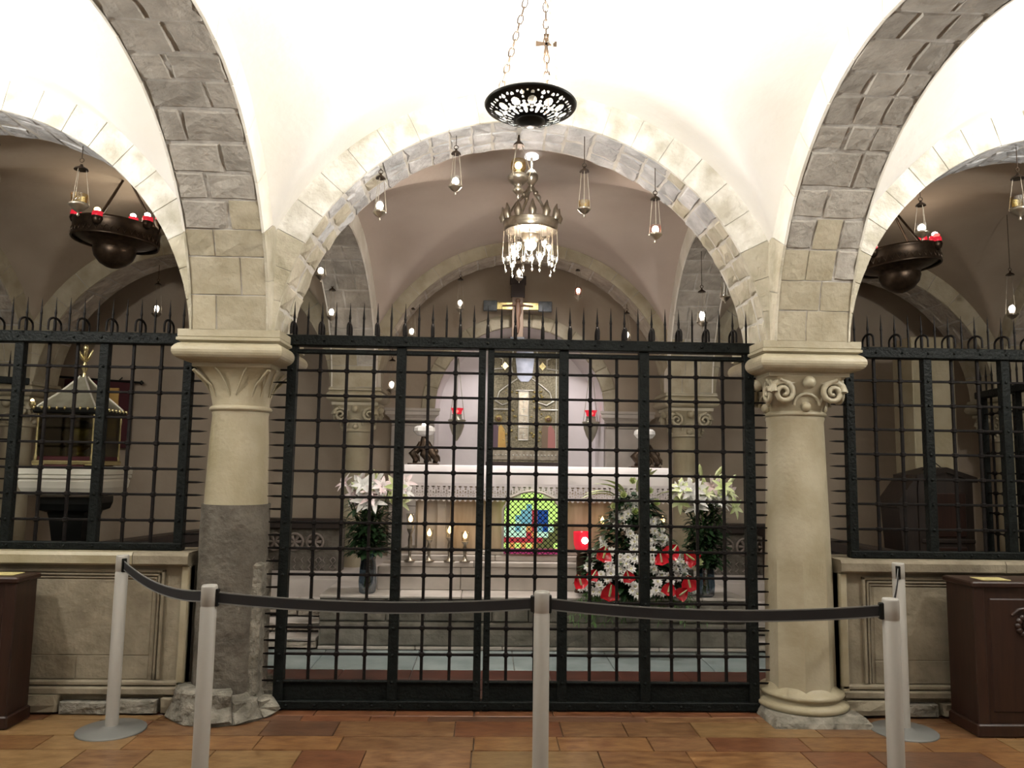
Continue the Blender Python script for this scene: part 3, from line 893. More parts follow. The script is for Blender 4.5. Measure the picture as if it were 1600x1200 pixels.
course(-1.60, 2.05, 6.70, 7.6, 0.0, .03, .5, .9, 'step_w', False)
course(-1.60, 2.05, 6.71, 7.6, .03, .235, .35, .95, 'step')
course(-1.60, 2.05, 6.71, 7.6, .235, .425, .30, .85, 'step')
course(-1.60, 2.05, 6.69, 7.8, .425, .45, .5, .9, 'step_w', False)
course(-1.16, 1.68, 7.0, 7.9, .45, .655, .6, 1.0, 'step_w', False)
course(-1.04, 1.58, 6.985, 7.9, .655, .70, .7, 1.1, 'step_w', False)
course(-1.00, 1.54, 7.06, 7.9, .70, .748, .7, 1.1, 'altar_g', False)
# side steps left and right of the platform, going up to the chancel screens
for (xa, xb) in ((-2.42, -1.615), (2.065, 2.75)):
    for k in range(3):
        course(xa, xb, 6.72 + .2 * k, 8.2, .07 * (k + 1) * 1.35 - .085, .07 * (k + 1) * 1.35 - .03, .3, .55, 'stone_b')
        course(xa, xb, 6.71 + .2 * k, 8.2, .07 * (k + 1) * 1.35 - .03, .07 * (k + 1) * 1.35, .3, .55, 'step_w')
# floor of the choir behind the platform
b = MB(); b.box(-2.45, 2.8, 7.6, 10.5, 0, .44); obj('stone_bed', b, 'altar_g', pl)

# carved chancel screens beside the altar
for nm, xa, xb, sg in (('trim_screen_left', -2.75, -1.70, -1), ('trim_screen_right', 2.20, 3.15, 1)):
    sc = struct(nm)
    b = MB(); b.bbox(xa, xb, 8.22, 8.36, .28, .87, .006); obj('screen_slab', b, 'drum', sc)
    b = MB(); b.bbox(xa, xb, 8.18, 8.40, .87, .97, .012); obj('dark_rail', b, 'wood2', sc)
    b = MB()
    x = xa + .06
    while x < xb - .05:                       # lattice below
        for k in range(3):
            z = .40 + .075 * k; b.path([(x - .03, 8.215, z), (x, 8.205, z + .036), (x + .03, 8.215, z), (x, 8.205, z - .036)], .009, 5, closed=True)
        x += .075
    obj('lattice_relief', b, 'screen', sc, kind='stuff')
    x = xa + .14
    while x < xb - .1:                        # rosettes above
        b = MB(); ring_ = [(x + .085 * math.cos(2 * PI * i / 14), 8.208, .735 + .085 * math.sin(2 * PI * i / 14)) for i in range(14)]
        b.path(ring_, .014, 6, closed=True)
        for i in range(6):
            a = PI / 3 * i; b.path([(x, 8.205, .735), (x + .07 * math.cos(a), 8.205, .735 + .07 * math.sin(a))], [.012, .02], 5)
        obj('rosette', b, 'screen', sc); x += .21
    for k in range(5):
        sb = MB(); ff = lambda u, v, h: (u, 8.20 - h, v)
        stone(sb, ff, xa + (xb - xa) * k / 5, xa + (xb - xa) * (k + 1) / 5, .10, .29, lift=.03, jit=.02, skirt=.05); obj('stone', sb, 'stone_b', sc)
# dark parapets that run from the screens out along the side bays
for pa, pb, lab in (((-2.50, 7.95), (-3.03, 5.80), 'low dark parapet with a wooden rail running behind the left grille'), ((2.72, 8.05), (2.93, 5.80), 'low dark parapet with a wooden rail running behind the right grille')):
    pa = Vector((*pa, 0)); pb = Vector((*pb, 0)); L = (pb - pa).length
    t = thing('parapet', lab, 'parapet', pa, math.atan2(pb.y - pa.y, pb.x - pa.x))
    m = MB(); m.bbox(.02, L - .02, -.05, .05, .10, .86, .006); obj('board', m, 'wood2', t)
    m = MB(); m.bbox(0, L, -.08, .08, .86, .955, .012); obj('top_rail', m, 'wood2', t)
    m = MB(); m.bbox(0, L, -.08, .08, 0, .10, .01); obj('base_rail', m, 'drum', t)

# ---------------------------------------------------------------- altar
AX = .27
t = thing('altar', 'brown marble altar on pale steps behind the iron gate', 'altar', (AX, 7.45, .748))
m = MB(); m.bbox(-1.12, 1.12, -.28, .28, 0, .74, .006); obj('body', m, 'altar_g', t)
for xa, xb in ((-.80, -.27), (.25, .80)):
    m = MB(); m.bbox(xa, xb, -.305, -.27, .05, .72, .008); obj('front_panel', m, 'altar', t)
for x in (-1.06, -.88, -.22, .18, .86, 1.04):
    m = MB(); m.bbox(x - .04, x + .04, -.325, -.27, .0, .72, .008); obj('pilaster', m, 'altar_g', t)
m = MB(); m.bbox(-1.16, 1.16, -.335, .30, 0, .04, .008); obj('foot_moulding', m, 'step_w', t)
m = MB(); m.bbox(-1.21, 1.21, -.35, .34, .74, .80, .012); obj('table_slab', m, 'altar_g', t)

t = thing('altar_cloth', 'white linen altar cloth with a deep lace border', 'altar cloth', (AX, 7.45, 1.549))
m = MB()
W, D = 1.225, .36
m.rings([[(x, y_, z) for x in [-W + 2 * W * i / 60 for i in range(61)]] for y_, z in ((.36, .004), (-.02, .008), (-D + .01, .008), (-D, 0), (-D - .004, -.09))] + [[(-W + 2 * W * i / 60, -D - .006 - .006 * math.sin(i * .8), -.158) for i in range(61)]], False, True, closed=False)
for sg in (-1, 1):
    m.rings([[(sg * (W + e), y_, z) for y_ in [-D, -.2, 0, .2, .36]] for e, z in ((-.01, .008), (0, 0), (.006, -.2), (.012, -.30))], False, True, closed=False)
obj('linen', m, 'cloth', t)
m = MB(); NX_, NZ_ = 490, 26
def lace_hole(x, z):
    u = (x / .098) % 1.0; v = z                     # v: 0 at top .. 1 at bottom
    if v > .80 + .16 * abs(math.sin(PI * (x / .049))): return True
    if v < .10: return False
    for cx_, cy_, r_ in ((.18, .20, .05), (.30, .20, .05), (.24, .30, .05), (.68, .20, .05), (.80, .20, .05), (.74, .30, .05), (.5, .40, .045), (.5, .50, .035), (.42, .56, .035), (.58, .56, .035), (0, .42, .04), (1, .42, .04), (.08, .52, .035), (.92, .52, .035), (.25, .48, .05), (.25, .62, .03), (.75, .48, .05), (.75, .62, .03), (.5, .68, .04), (0, .66, .04), (1, .66, .04)):
        if ((u - cx_) * .8) ** 2 + (v - cy_) ** 2 < r_ * r_: return True
    return False
vs = [(-W + 2 * W * i / NX_, -D - .012 - .004 * math.sin(i * .1), -.155 - .172 * j / NZ_) for j in range(NZ_ + 1) for i in range(NX_ + 1)]
fs = []
for j in range(NZ_):
    for i in range(NX_):
        if not lace_hole(-W + 2 * W * (i + .5) / NX_, (j + .5) / NZ_):
            a = j * (NX_ + 1) + i; fs.append((a, a + 1, a + NX_ + 2, a + NX_ + 1))
m.add(vs, fs); obj('lace_border', m, 'lace', t, kind='stuff')

# arched stained-glass opening in the altar front
t = thing('stained_glass', 'arched glowing stained-glass panel with dark lattice under the altar cloth', 'stained glass', (.215, 7.052, .768))
gw, gh, ncx, ncz = .50, .545, 10, 11
pic = ["...yyyy...", ".yyyyyyyy.", "yyyycyyyyy", "yyyccrbbyy", "yycccrbbyy", "yywccrbbyg", "wwcworcbwg", "wwwwrowwgg", "rrrrrrrggg", "yoyoyogggy", "mmmmmmmmmm"]
pm = dict(y='pane_y', w='pane_w', c='pane_c', b='pane_b', r='pane_r', o='pane_o', m='pane_m', g='pane_g')
pmesh = {}
m = MB(); m.bbox(-gw / 2 / ncx + .001, gw / 2 / ncx - .001, 0, .008, 0, gh / ncz - .002, .002)
base_pane = m
for r_, line in enumerate(pic):
    for c_, ch in enumerate(line):
        if ch == '.': continue
        if ch not in pmesh:
            me = base_pane.mesh('pane'); me.materials.append(M[pm[ch]]); pmesh[ch] = me
        o = bpy.data.objects.new('pane', pmesh[ch]); COL.objects.link(o); o.parent = t
        o.location = (-gw / 2 + gw * (c_ + .5) / ncx, 0, gh * (ncz - 1 - r_) / ncz)
m = MB()
for r_ in range(ncz):
    for c_ in range(ncx):
        if pic[r_][c_] == '.': continue
        x = -gw / 2 + gw * (c_ + .5) / ncx; z = gh * (ncz - 1 - r_ + .5) / ncz; dx = gw / 2 / ncx; dz = gh / 2 / ncz
        m.path([(x - dx, -.006, z - dz), (x + dx, -.006, z + dz)], .0034, 4); m.path([(x - dx, -.006, z + dz), (x + dx, -.006, z - dz)], .0034, 4)
        m.sphere((x, -.008, z), .0095, 6, 4)
obj('lattice', m, 'black', t)
m = MB(); m.path([(-gw / 2 - .012, -.004, 0), (-gw / 2 - .012, -.004, .40), (-gw / 2 * .8, -.004, .50), (-gw / 2 * .4, -.004, .545), (0, -.004, .565), (gw / 2 * .4, -.004, .545), (gw / 2 * .8, -.004, .50), (gw / 2 + .012, -.004, .40), (gw / 2 + .012, -.004, 0)], .012, 6)
obj('frame', m, 'altar_g', t)

# bronze stands with crystal bowls on the altar
def crystal_stand(label, x, y, mirror):
    t = thing('crystal_stand', label, 'sculpture', (x, y, 1.557), 0)
    m = MB(); m.bbox(-.145, .145, -.07, .07, 0, .014, .004); obj('base', m, 'bronze', t)
    for sx in (-.085, .02, .105):
        m = MB(); m.path([(sx, 0, .012), (sx + .02, -.02, .05), (sx - .015, -.01, .10), (sx * .55, 0, .15), (.0 + sx * .3, 0, .21)], [.020, .034, .044, .036, .026], 8)
        m.sphere((sx + .012, -.02, .125), .026, 8, 6); m.path([(sx + .02, -.03, .10), (sx + .045, -.045, .07), (sx + .05, -.03, .03)], [.012, .010, .006], 6)
        obj('kneeling_figure', m, 'bronze', t)
    m = MB(); m.path([(0, 0, .14), (.01, 0, .20), (.0, 0, .27)], [.062, .050, .024], 10); obj('stem', m, 'bronze', t)
    m = MB(); m.lathe([(.02, .262), (.075, .280), (.105, .315), (.10, .345), (.075, .365), (.06, .35), (.03, .30)], 12, smooth=False); obj('crystal_bowl', m, 'crystal', t)
    m = MB(); m.sphere((0, 0, .372), .024, 10, 6); obj('flame', m, 'flame', t)
    m = MB(); m.path([(.06, -.02, .06), (.075, -.03, .11), (.085, -.02, .16)], [.012, .016, .004], 6); obj('gilt_leaf', m, 'brass', t)
    return t


crystal_stand('dark bronze figures holding a lit crystal bowl, left end of the altar', -.80, 7.30, 1)
crystal_stand('dark bronze figures holding a crystal bowl, right end behind the gate post', 1.30, 7.30, -1)

# candles and small lights in front of the altar
def candle_glass(label, x, y, z, kind, h=.24):
    t = thing('candle_lamp', label, 'candle', (x, y, z))
    m = MB(); m.lathe([(.05, 0), (.052, .008), (.018, .02), (.013, .05), (.020, h * .5), (.012, h * .62), (.03, h * .72), (.034, h * .76)], 12); obj('stand', m, 'silver', t)
    m = MB(); m.lathe([(.032, h * .76), (.036, h * .9), (.04, h * 1.12)], 12, caps=False); obj('glass', m, 'glass', t)
    m = MB(); m.lathe([(.004, h - .03), (.017, h - .02), (.019, h), (.010, h + .02), (.001, h + .036)], 8); obj('flame', m, kind, t)
    return t


candle_glass('small lit candle glass before the altar, nearest the left vase', -.876, 7.008, .700, 'flame_w', .375)
candle_glass('lit candle glass before the altar, second from the left vase', -.706, 7.008, .700, 'flame_w', .252)
candle_glass('lit candle glass before the altar, third from the left vase', -.523, 7.008, .700, 'flame_w', .277)
candle_glass('lit candle glass before the altar, nearest the gap between the gate doors', -.385, 7.008, .700, 'flame_w', .233)
candle_glass('lit candle glass at the top of the white and red flowers', .852, 7.008, .700, 'flame_w', .379)
candle_glass('lit candle glass behind the right end of the flower arrangement', 1.401, 7.008, .700, 'flame_w', .391)
t = thing('red_lantern', 'glowing red glass lantern on a stand before the altar', 'lantern', (.665, 6.96, .450))
m = MB(); m.lathe([(.07, 0), (.07, .012), (.05, .05), (.055, .30), (.045, .33), (.08, .375)], 14); obj('stand', m, 'bronze', t)
m = MB(); m.lathe([(.062, .375), (.078, .42), (.082, .52), (.080, .53)], 16, caps=False); obj('red_glass', m, 'red_glass', t)
m = MB(); m.sphere((.012, -.085, .46), .03, 10, 6); obj('flame', m, 'flame', t)

# ---------------------------------------------------------------- niche: icon, cross, hanging red lamps
t = thing('icon_panel', 'silver and gold icon panel standing in the niche above the altar', 'icon', (.29, 10.36, 1.57))
W, H = .50, 1.66
m = MB(); m.bbox(-W, W, 0, .05, 0, H, .004); obj('panel', m, 'gild', t)
for a in ((-W - .01, W + .01, -.03, .05, -.02, .035), (-W - .01, W + .01, -.02, .05, H - .03, H + .01)):
    m = MB(); m.bbox(*a, .006); obj('frame_rail', m, 'ebony' if a[4] < .1 else 'gold', t)
for x in (-W, W - .035):
    m = MB(); m.bbox(x - .005, x + .035, -.02, .05, 0, H, .006); obj('frame_stile', m, 'silver_b', t)
m = MB(); m.bbox(-W + .04, W - .04, -.012, .01, .06, .19, .004); obj('lower_band', m, 'silver', t)
m = MB()
for i in range(19): m.sphere((-W + .07 + .045 * i * 1.06, -.014, .125), .014, 7, 4)
obj('band_stud', m, 'silver_b', t, kind='stuff')
# plain robed shape: generic upright figure of trims
m = MB(); m.prism([(-.10, 1.18), (-.05, 1.12), (.05, 1.12), (.10, 1.18), (.13, 1.45), (.10, 1.60), (-.10, 1.60), (-.13, 1.45)], -.02, 0); obj('pale_shield', m, 'pale_blue', t)
m = MB()
for sg in (-1, 1):
    m.path([(sg * .10, -.015, 1.16), (sg * .24, -.015, 1.06), (sg * .34, -.015, .98), (sg * .38, -.015, .85)], .010, 6)
    m.path([(sg * .16, -.015, 1.55), (sg * .19, -.015, 1.35), (sg * .16, -.015, 1.2)], .010, 6)
    m.path([(sg * .40, -.015, .86), (sg * .30, -.015, .80), (sg * .18, -.015, .84)], .010, 6)
    m.path([(sg * .45, -.015, .74), (sg * .22, -.015, .74)], .012, 6)
    m.path([(sg * .45, -.015, 1.50), (sg * .30, -.015, 1.42), (sg * .30, -.015, 1.30), (sg * .45, -.015, 1.28)], .009, 6)
    m.path([(sg * .43, -.015, .22), (sg * .43, -.015, 1.55)], .008, 6)
m.path([(-.12, -.015, 1.0), (.12, -.015, 1.0)], .010, 6)
obj('raised_trim', m, 'silver_b', t)
m = MB(); m.bbox(-.075, .055, -.014, 0, .33, .98, .004); obj('central_band', m, 'silver', t)
m = MB()
for z in (.33, .50, .66, .98): m.path([(-.075, -.018, z), (.055, -.018, z)], .008, 6)
for x in (-.075, .055): m.path([(x, -.018, .33), (x, -.018, .98)], .007, 6)
for z in (.4, .58, .75, .85): m.path([(-.01, -.018, z - .05), (-.01, -.018, z + .05)], .006, 5); m.path([(-.04, -.018, z), (.02, -.018, z)], .006, 5)
obj('band_trim', m, 'silver_b', t)
for x, z in ((-.27, 1.33), (.24, 1.33)):
    m = MB(); m.prism([(x - .05, z), (x, z - .055), (x + .05, z), (x, z + .055)], -.022, 0); obj('diamond_boss', m, 'brass', t)
random.seed(5)
m = MB()
for i in range(70):
    x = random.uniform(-.28, .24); z = random.uniform(.30, 1.02)
    if -.10 < x < .08: continue
    m.sphere((x, -.008, z), random.uniform(.010, .024), 6, 4, .8)
obj('gold_boss', m, 'gold', t, kind='stuff')
for x0, c1, c2 in ((-.43, 'paint_p', 'paint_o'), (.24, 'paint_b', 'paint_r')):
    m = MB(); m.prism([(x0, .20), (x0 + .08, .20), (x0 + .085, .50), (x0 + .03, .58), (x0, .50)], -.012, 0); obj('painted_robe', m, c1, t)
    m = MB(); m.prism([(x0 + .08, .20), (x0 + .19, .20), (x0 + .17, .46), (x0 + .12, .54), (x0 + .085, .50)], -.011, 0); obj('painted_robe', m, c2, t)
    m = MB(); m.lathe([(.0001, -.004), (.05, -.004), (.05, .004), (.0001, .004)], 14, (0, 0, 0)); m.v = [(x0 + .085 + a, -.012 + c * .5, .62 + b) for a, b, c in m.v]; obj('painted_halo', m, 'gold', t)
    m = MB(); m.sphere((x0 + .085, -.012, .61), .028, 8, 6); obj('painted_head', m, 'flesh', t)

t = thing('crucifix', 'painted wooden crucifix above the niche with dark panels on its arm ends', 'crucifix', (.145, 9.36, 3.13))
m = MB(); m.bbox(-.07, .07, -.02, .02, 0, .62, .004); obj('upright', m, 'paint_b', t)
m = MB(); m.bbox(-.085, .085, -.025, .025, .50, .72, .004); m.bbox(-.10, .10, -.028, .028, .66, .775, .006); obj('top_panel', m, 'ebony', t)
m = MB(); m.bbox(-.27, .27, -.018, .02, .345, .435, .004); obj('cross_arm', m, 'gold', t)
for sg in (-1, 1):
    m = MB(); m.bbox(sg * .34 - .085, sg * .34 + .085, -.03, .03, .325, .455, .006); obj('arm_panel', m, 'slate', t)
m = MB()
m.path([(0, -.03, .445), (0, -.03, .40)], [.022, .026], 8); m.sphere((0, -.032, .455), .032, 10, 6)
m.path([(0, -.03, .41), (.004, -.032, .32), (-.008, -.03, .24), (.004, -.03, .14), (0, -.03, .05)], [.036, .042, .034, .028, .014], 8)
for sg in (-1, 1): m.path([(sg * .02, -.028, .405), (sg * .11, -.026, .395), (sg * .19, -.026, .39)], [.018, .012, .010], 6)
obj('figure', m, 'flesh', t)
m = MB(); m.bbox(-.09, .09, -.05, .07, -.09, .0, .006); m.box(-.03, .03, .06, .26, -.06, -.02); obj('foot_block', m, 'slate', t)


def hanging_red_lamp(label, x):
    y, z = 9.95, 1.86
    t = thing('sanctuary_lamp', label, 'hanging lamp', (x, y, z))
    m = MB(); m.lathe([(.004, 0), (.02, .02), (.06, .09), (.095, .19), (.10, .25), (.115, .262), (.115, .275), (.07, .285), (.06, .33), (.07, .345)], 18); obj('vessel', m, 'pewter', t)
    m = MB(); m.lathe([(.055, .345), (.065, .39), (.085, .425)], 14, caps=False); obj('red_glass', m, 'red_glass', t)
    m = MB(); m.sphere((.0, -.05, .385), .026, 8, 6); obj('flame', m, 'flame_r', t)
    for k in range(3):
        a = 2 * PI * k / 3 + .5
        m = MB(); m.path([(.11 * math.cos(a), .11 * math.sin(a), .27), (.05 * math.cos(a), .05 * math.sin(a), .7), (0, 0, 1.12)], .0045, 5); obj('chain', m, 'pewter', t)
    m = MB(); m.path([(0, 0, 1.12), (0, .06, 1.16), (0, .22, 1.14), (0, .49, 1.14)], .008, 6); obj('bracket', m, 'black', t)


hanging_red_lamp('pewter lamp with red glass hanging left of the icon', -.60)
hanging_red_lamp('pewter lamp with red glass hanging right of the icon', 1.14)

# ================================================================ HANGING LAMPS
def chain(m, p0, p1, r=.004, link=.034):
    p0 = Vector(p0); p1 = Vector(p1); d = p1 - p0; L = d.length; n = max(2, int(L / (link * .78))); d.normalize()
    a = d.cross(Vector((0, 1, 0)) if abs(d.y) < .9 else Vector((1, 0, 0))).normalized(); b = d.cross(a)
    for i in range(n):
        c = p0 + d * (L * (i + .5) / n); s_ = a if i % 2 else b
        m.path([c + d * (link * .5 * math.cos(2 * PI * k / 8)) + s_ * (link * .26 * math.sin(2 * PI * k / 8)) for k in range(8)], r, 4, closed=True)


# --- pierced dish uplighter
t = thing('dish_lamp', 'dark pierced metal dish lamp hanging on chains in the white vault', 'hanging lamp', (-.03, 3.36, 3.205))
RD = .212; NR_, NA_ = 60, 300
def bowl_z(r): return -.078 * (1 - (r / RD) ** 2.2)
holes = []
for k in range(12):
    a = 2 * PI * k / 12
    holes.append((.68 * RD * math.cos(a), .68 * RD * math.sin(a), .095 * RD))
    a += PI / 12
    for rr, hr in ((.85, .042), (.76, .030), (.57, .062), (.66, .030), (.47, .048), (.40, .032)): holes.append((rr * RD * math.cos(a), rr * RD * math.sin(a), hr * RD))
    for da in (-.085, .085): holes.append((.57 * RD * math.cos(a + da * 1.6), .57 * RD * math.sin(a + da * 1.6), .032 * RD)); holes.append((.84 * RD * math.cos(a + da * 1.5), .885 * RD * math.sin(a + da * 1.5), .026 * RD))
    a -= PI / 12
    for rr, hr in ((.85, .034), (.53, .036), (.44, .040)): holes.append((rr * RD * math.cos(a), rr * RD * math.sin(a), hr * RD))
m = MB(); vs = []; fs = []
for j in range(NR_ + 1):
    r_ = .012 + (RD * .94 - .012) * j / NR_
    for i in range(NA_): vs.append((r_ * math.cos(2 * PI * i / NA_), r_ * math.sin(2 * PI * i / NA_), bowl_z(r_)))
for j in range(NR_):
    rm = .012 + (RD * .94 - .012) * (j + .5) / NR_
    for i in range(NA_):
        a = 2 * PI * (i + .5) / NA_; x, y = rm * math.cos(a), rm * math.sin(a)
        if rm > .3 * RD and any((x - hx) ** 2 + (y - hy) ** 2 < hr * hr for hx, hy, hr in holes): continue
        p = j * NA_ + i; q = j * NA_ + (i + 1) % NA_
        fs.append((p, q, q + NA_, p + NA_))
m.add(vs, fs, True); o = obj('pierced_bowl', m, 'black', t)
md = o.modifiers.new('thickness', 'SOLIDIFY'); md.thickness = .004
m = MB(); m.lathe([(RD * .90, bowl_z(RD * .9)), (RD * .97, -.010), (RD, 0), (RD * .98, .006), (RD * .92, -.006)], 64, caps=False); obj('rim', m, 'black', t)
m = MB(); m.lathe([(.0001, -.094), (.04, -.090), (.066, -.079), (.066, -.070), (.0001, -.070)], 24); obj('bottom_boss', m, 'black', t)
m = MB(); m.lathe([(.02, -.06), (.02, .02), (.03, .04)], 12); m.lathe([(.022, .03), (.035, .05), (.04, .07)], 14, caps=False); obj('lamp_holder', m, 'silver', t)
APX = (.055, .02, .86)
for k, (ax, ay) in enumerate(((-.165, .10), (.092, .17), (.135, .12))):
    m = MB(); p0 = Vector((ax, ay, .0)); p1 = Vector(APX)
    chain(m, p0, p1, .0035, .05); obj('chain', m, 'silver' if k == 2 else 'bronze', t)  # rear chain and its cross are paler: overexposure put into their colour
    if k:
        q = p0.lerp(p1, .42 if k == 1 else .22); c = MB()
        for dx, dz in ((1, 0), (-1, 0), (0, 1), (0, -1)):
            poly = [(-.005, 0), (.005, 0), (.013, .05), (-.013, .05)]
            pts = [(q.x + a * (dz != 0) + b_ * dx, q.z + a * (dx != 0) + b_ * dz) for a, b_ in poly]
            if dx - dz > 0: pts = pts[::-1]
            c.prism(pts, q.y - .003, q.y + .003)
        obj('chain_cross', c, 'silver' if k == 2 else 'bronze', t)
m = MB(); m.path([APX, (APX[0], APX[1], 1.0)], .006, 6); m.lathe([(.03, .96), (.05, 1.0)], 14, (APX[0], APX[1], 0)); obj('ceiling_hook', m, 'bronze', t)

# --- vigil lamps
def vigil(label, x, y, ztop, zflame, zbot, lit='flame', glass='glass', metal='silver', k=1.0, zhook=None, nparts=True):
    t = thing('vigil_lamp', label, 'oil lamp', (x, y, zbot))
    H = ztop - zbot; F = zflame - zbot
    r = .040 * k
    m = MB(); m.lathe([(.0015, 0), (.008 * k, .008 * k), (.004 * k, .018 * k), (.010 * k, .024 * k), (.026 * k, .034 * k), (r, .050 * k), (r * 1.18, .058 * k), (r * 1.08, .066 * k), (r * .8, .066 * k)], 14); obj('bowl', m, metal, t)
    m = MB(); m.lathe([(r * .78, .064 * k), (r * .86, F), (r * .92, F + .035 * k)], 14, caps=False); obj('glass', m, glass, t)
    if lit:
        m = MB(); m.sphere((0, 0, F + .006), .024 * k, 10, 7, 1.2); obj('flame', m, lit, t)
    zc = H - .055 * k
    m = MB()
    for j in range(3):
        a = 2 * PI * j / 3 + .4; m.path([(r * 1.15 * math.cos(a), r * 1.15 * math.sin(a), .060 * k), (.022 * k * math.cos(a), .022 * k * math.sin(a), zc)], .0022, 4)
    obj('chain', m, metal, t)
    m = MB(); m.lathe([(.034 * k, zc - .008), (.030 * k, zc + .002), (.010 * k, zc + .016), (.006 * k, zc + .03)], 12)
    m.path([(.014 * math.cos(2 * PI * i / 10), 0, H - .016 + .014 * math.sin(2 * PI * i / 10)) for i in range(10)], .003, 5, closed=True)
    obj('cap', m, 'bronze', t)
    if zhook:
        m = MB(); m.path([(0, 0, H - .005), (0, 0, zhook - zbot)], .003, 5); obj('hook', m, 'bronze', t)
    return t


vigil('lit silver oil lamp under the gate arch, nearest the left column', -.943, 4.98, 3.516, 3.262, 3.164, zhook=3.56)
vigil('lit silver oil lamp under the gate arch, just left of the chandelier', -.445, 4.98, 3.70, 3.44, 3.353, 'flame', zhook=3.80)
vigil('unlit oil lamp with yellow glass under the gate arch, right of the chandelier', .42, 4.98, 3.60, 3.30, 3.22, None, 'glass_y', zhook=3.80)
vigil('lit oil lamp with pink glass under the gate arch, nearest the right column', .90, 4.98, 3.42, 3.142, 3.056, 'flame', 'glass_p', zhook=3.58)
vigil('lit oil lamp under the back arch, upper left of the crucifix', -.54, 8.62, 3.72, 3.39, 3.26, zhook=3.78)
vigil('lit oil lamp under the back arch, upper right of the crucifix', .81, 8.62, 3.86, 3.56, 3.44, 'flame', 'glass_p', zhook=3.84)
vigil('lit oil lamp low under the back arch, lower left of the crucifix', -1.08, 8.62, 3.37, 3.05, 2.94, k=1.05, zhook=3.36)
vigil('lit oil lamp low under the back arch, lower right of the crucifix', 1.37, 8.62, 3.37, 3.06, 2.95, k=1.05, zhook=3.42)
vigil('lit oil lamp directly in front of the crucifix top', .125, 8.55, 3.95, 3.74, 3.62, k=1.0, zhook=3.95)
vigil('lit oil lamp under the left inner arch, the higher of two above the gate', -1.80, 7.15, 3.68, 3.355, 3.25, k=1.1, zhook=3.72)
vigil('lit oil lamp under the left inner arch, the lower of two above the gate', -1.83, 7.85, 3.40, 3.10, 2.99, k=1.1, zhook=3.45)
vigil('lit oil lamp hanging under the right inner arch above the gate', 1.865, 7.3, 3.34, 3.035, 2.90, k=1.15, zhook=3.68)
vigil('unlit silver oil lamp under the right inner arch beside the gate arch', 1.865, 6.57, 3.30, 3.15, 3.0, None, k=1.0, zhook=3.70)
vigil('lit oil lamp left of the niche, seen through the gate', -1.36, 9.2, 2.86, 2.50, 2.37, k=1.2, zhook=3.25)
vigil('lit oil lamp under the left side arch, at the far left edge', -3.50, 5.0, 3.70, 3.425, 3.32, 'flame_w', 'glass_p', k=1.1, zhook=3.84)
vigil('unlit oil lamp with amber glass hanging left of the left ring lamp', -2.92, 5.0, 3.55, 3.255, 3.15, None, 'glass_y', k=1.35, zhook=3.64)
vigil('small lit oil lamp above the left grille spikes near the column', -3.95, 8.64, 3.60, 3.255, 3.13, k=1.15, zhook=3.76)
vigil('silver oil lamp with beads under the right side arch, at the far right edge', 3.42, 5.0, 3.66, 3.40, 3.28, None, 'glass_y', k=1.35, zhook=3.81)
vigil('small lit oil lamp above the right grille spikes at the far right edge', 4.74, 7.0, 3.5, 3.10, 2.98, k=1.15, zhook=4.02)
vigil('lit oil lamp with beaded chains hanging behind the right ring lamp', 2.73, 5.0, 3.43, 3.205, 3.12, 'flame', k=1.0, zhook=3.48)

t = thing('hanging_lamp', 'ornate silver lamp with gold glass hanging just left of the chandelier stem', 'oil lamp', (-.02, 5.12, 3.38))
m = MB(); m.lathe([(.002, 0), (.012, .012), (.006, .028), (.020, .045), (.040, .065), (.030, .085), (.020, .095), (.045, .115), (.072, .140), (.074, .165), (.050, .185), (.036, .195)], 18); obj('body', m, 'silver', t)
m = MB(); m.lathe([(.036, .195), (.052, .225), (.050, .265), (.044, .285)], 16, caps=False); obj('gold_glass', m, 'glass_y', t)
m = MB(); m.sphere((0, 0, .245), .026, 10, 7); obj('flame', m, 'flame', t)
for k in range(3):
    a = 2 * PI * k / 3; m = MB(); m.path([(.072 * math.cos(a), .072 * math.sin(a), .155), (.085 * math.cos(a), .085 * math.sin(a), .20), (.02 * math.cos(a), .02 * math.sin(a), .40)], .003, 5); obj('chain', m, 'silver', t)
m = MB(); m.lathe([(.04, .385), (.034, .40), (.012, .42), (.006, .47)], 14); obj('cap', m, 'bronze', t)

# --- chandelier
t = thing('chandelier', 'silver crown chandelier with many small glass lamps above the gate', 'chandelier', (.115, 5.95, 3.08))
t.scale = (.92, .92, 1)
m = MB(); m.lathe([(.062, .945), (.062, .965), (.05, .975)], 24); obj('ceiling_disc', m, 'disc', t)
m = MB(); m.path([(0, 0, .95), (0, 0, .80)], .010, 8); m.lathe([(.006, .855), (.03, .84), (.058, .80), (.058, .765), (.03, .725), (.012, .70), (.02, .68), (.008, .66)], 18); obj('stem', m, 'silver', t)
for k in range(4):
    a = PI / 2 * k + .5
    m = MB(); m.path([(.02 * math.cos(a), .02 * math.sin(a), .70), (.07 * math.cos(a), .07 * math.sin(a), .62), (.15 * math.cos(a), .15 * math.sin(a), .54), (.222 * math.cos(a), .222 * math.sin(a), .44)], [.012, .014, .012, .010], 6)
    m.sphere((.075 * math.cos(a), .075 * math.sin(a), .63), .024, 8, 5); obj('scroll_arm', m, 'silver', t)
m = MB(); m.lathe([(.225, .33), (.238, .345), (.232, .37), (.236, .40), (.242, .41), (.228, .415), (.222, .40), (.222, .345)], 40, caps=False); obj('crown_band', m, 'silver', t)
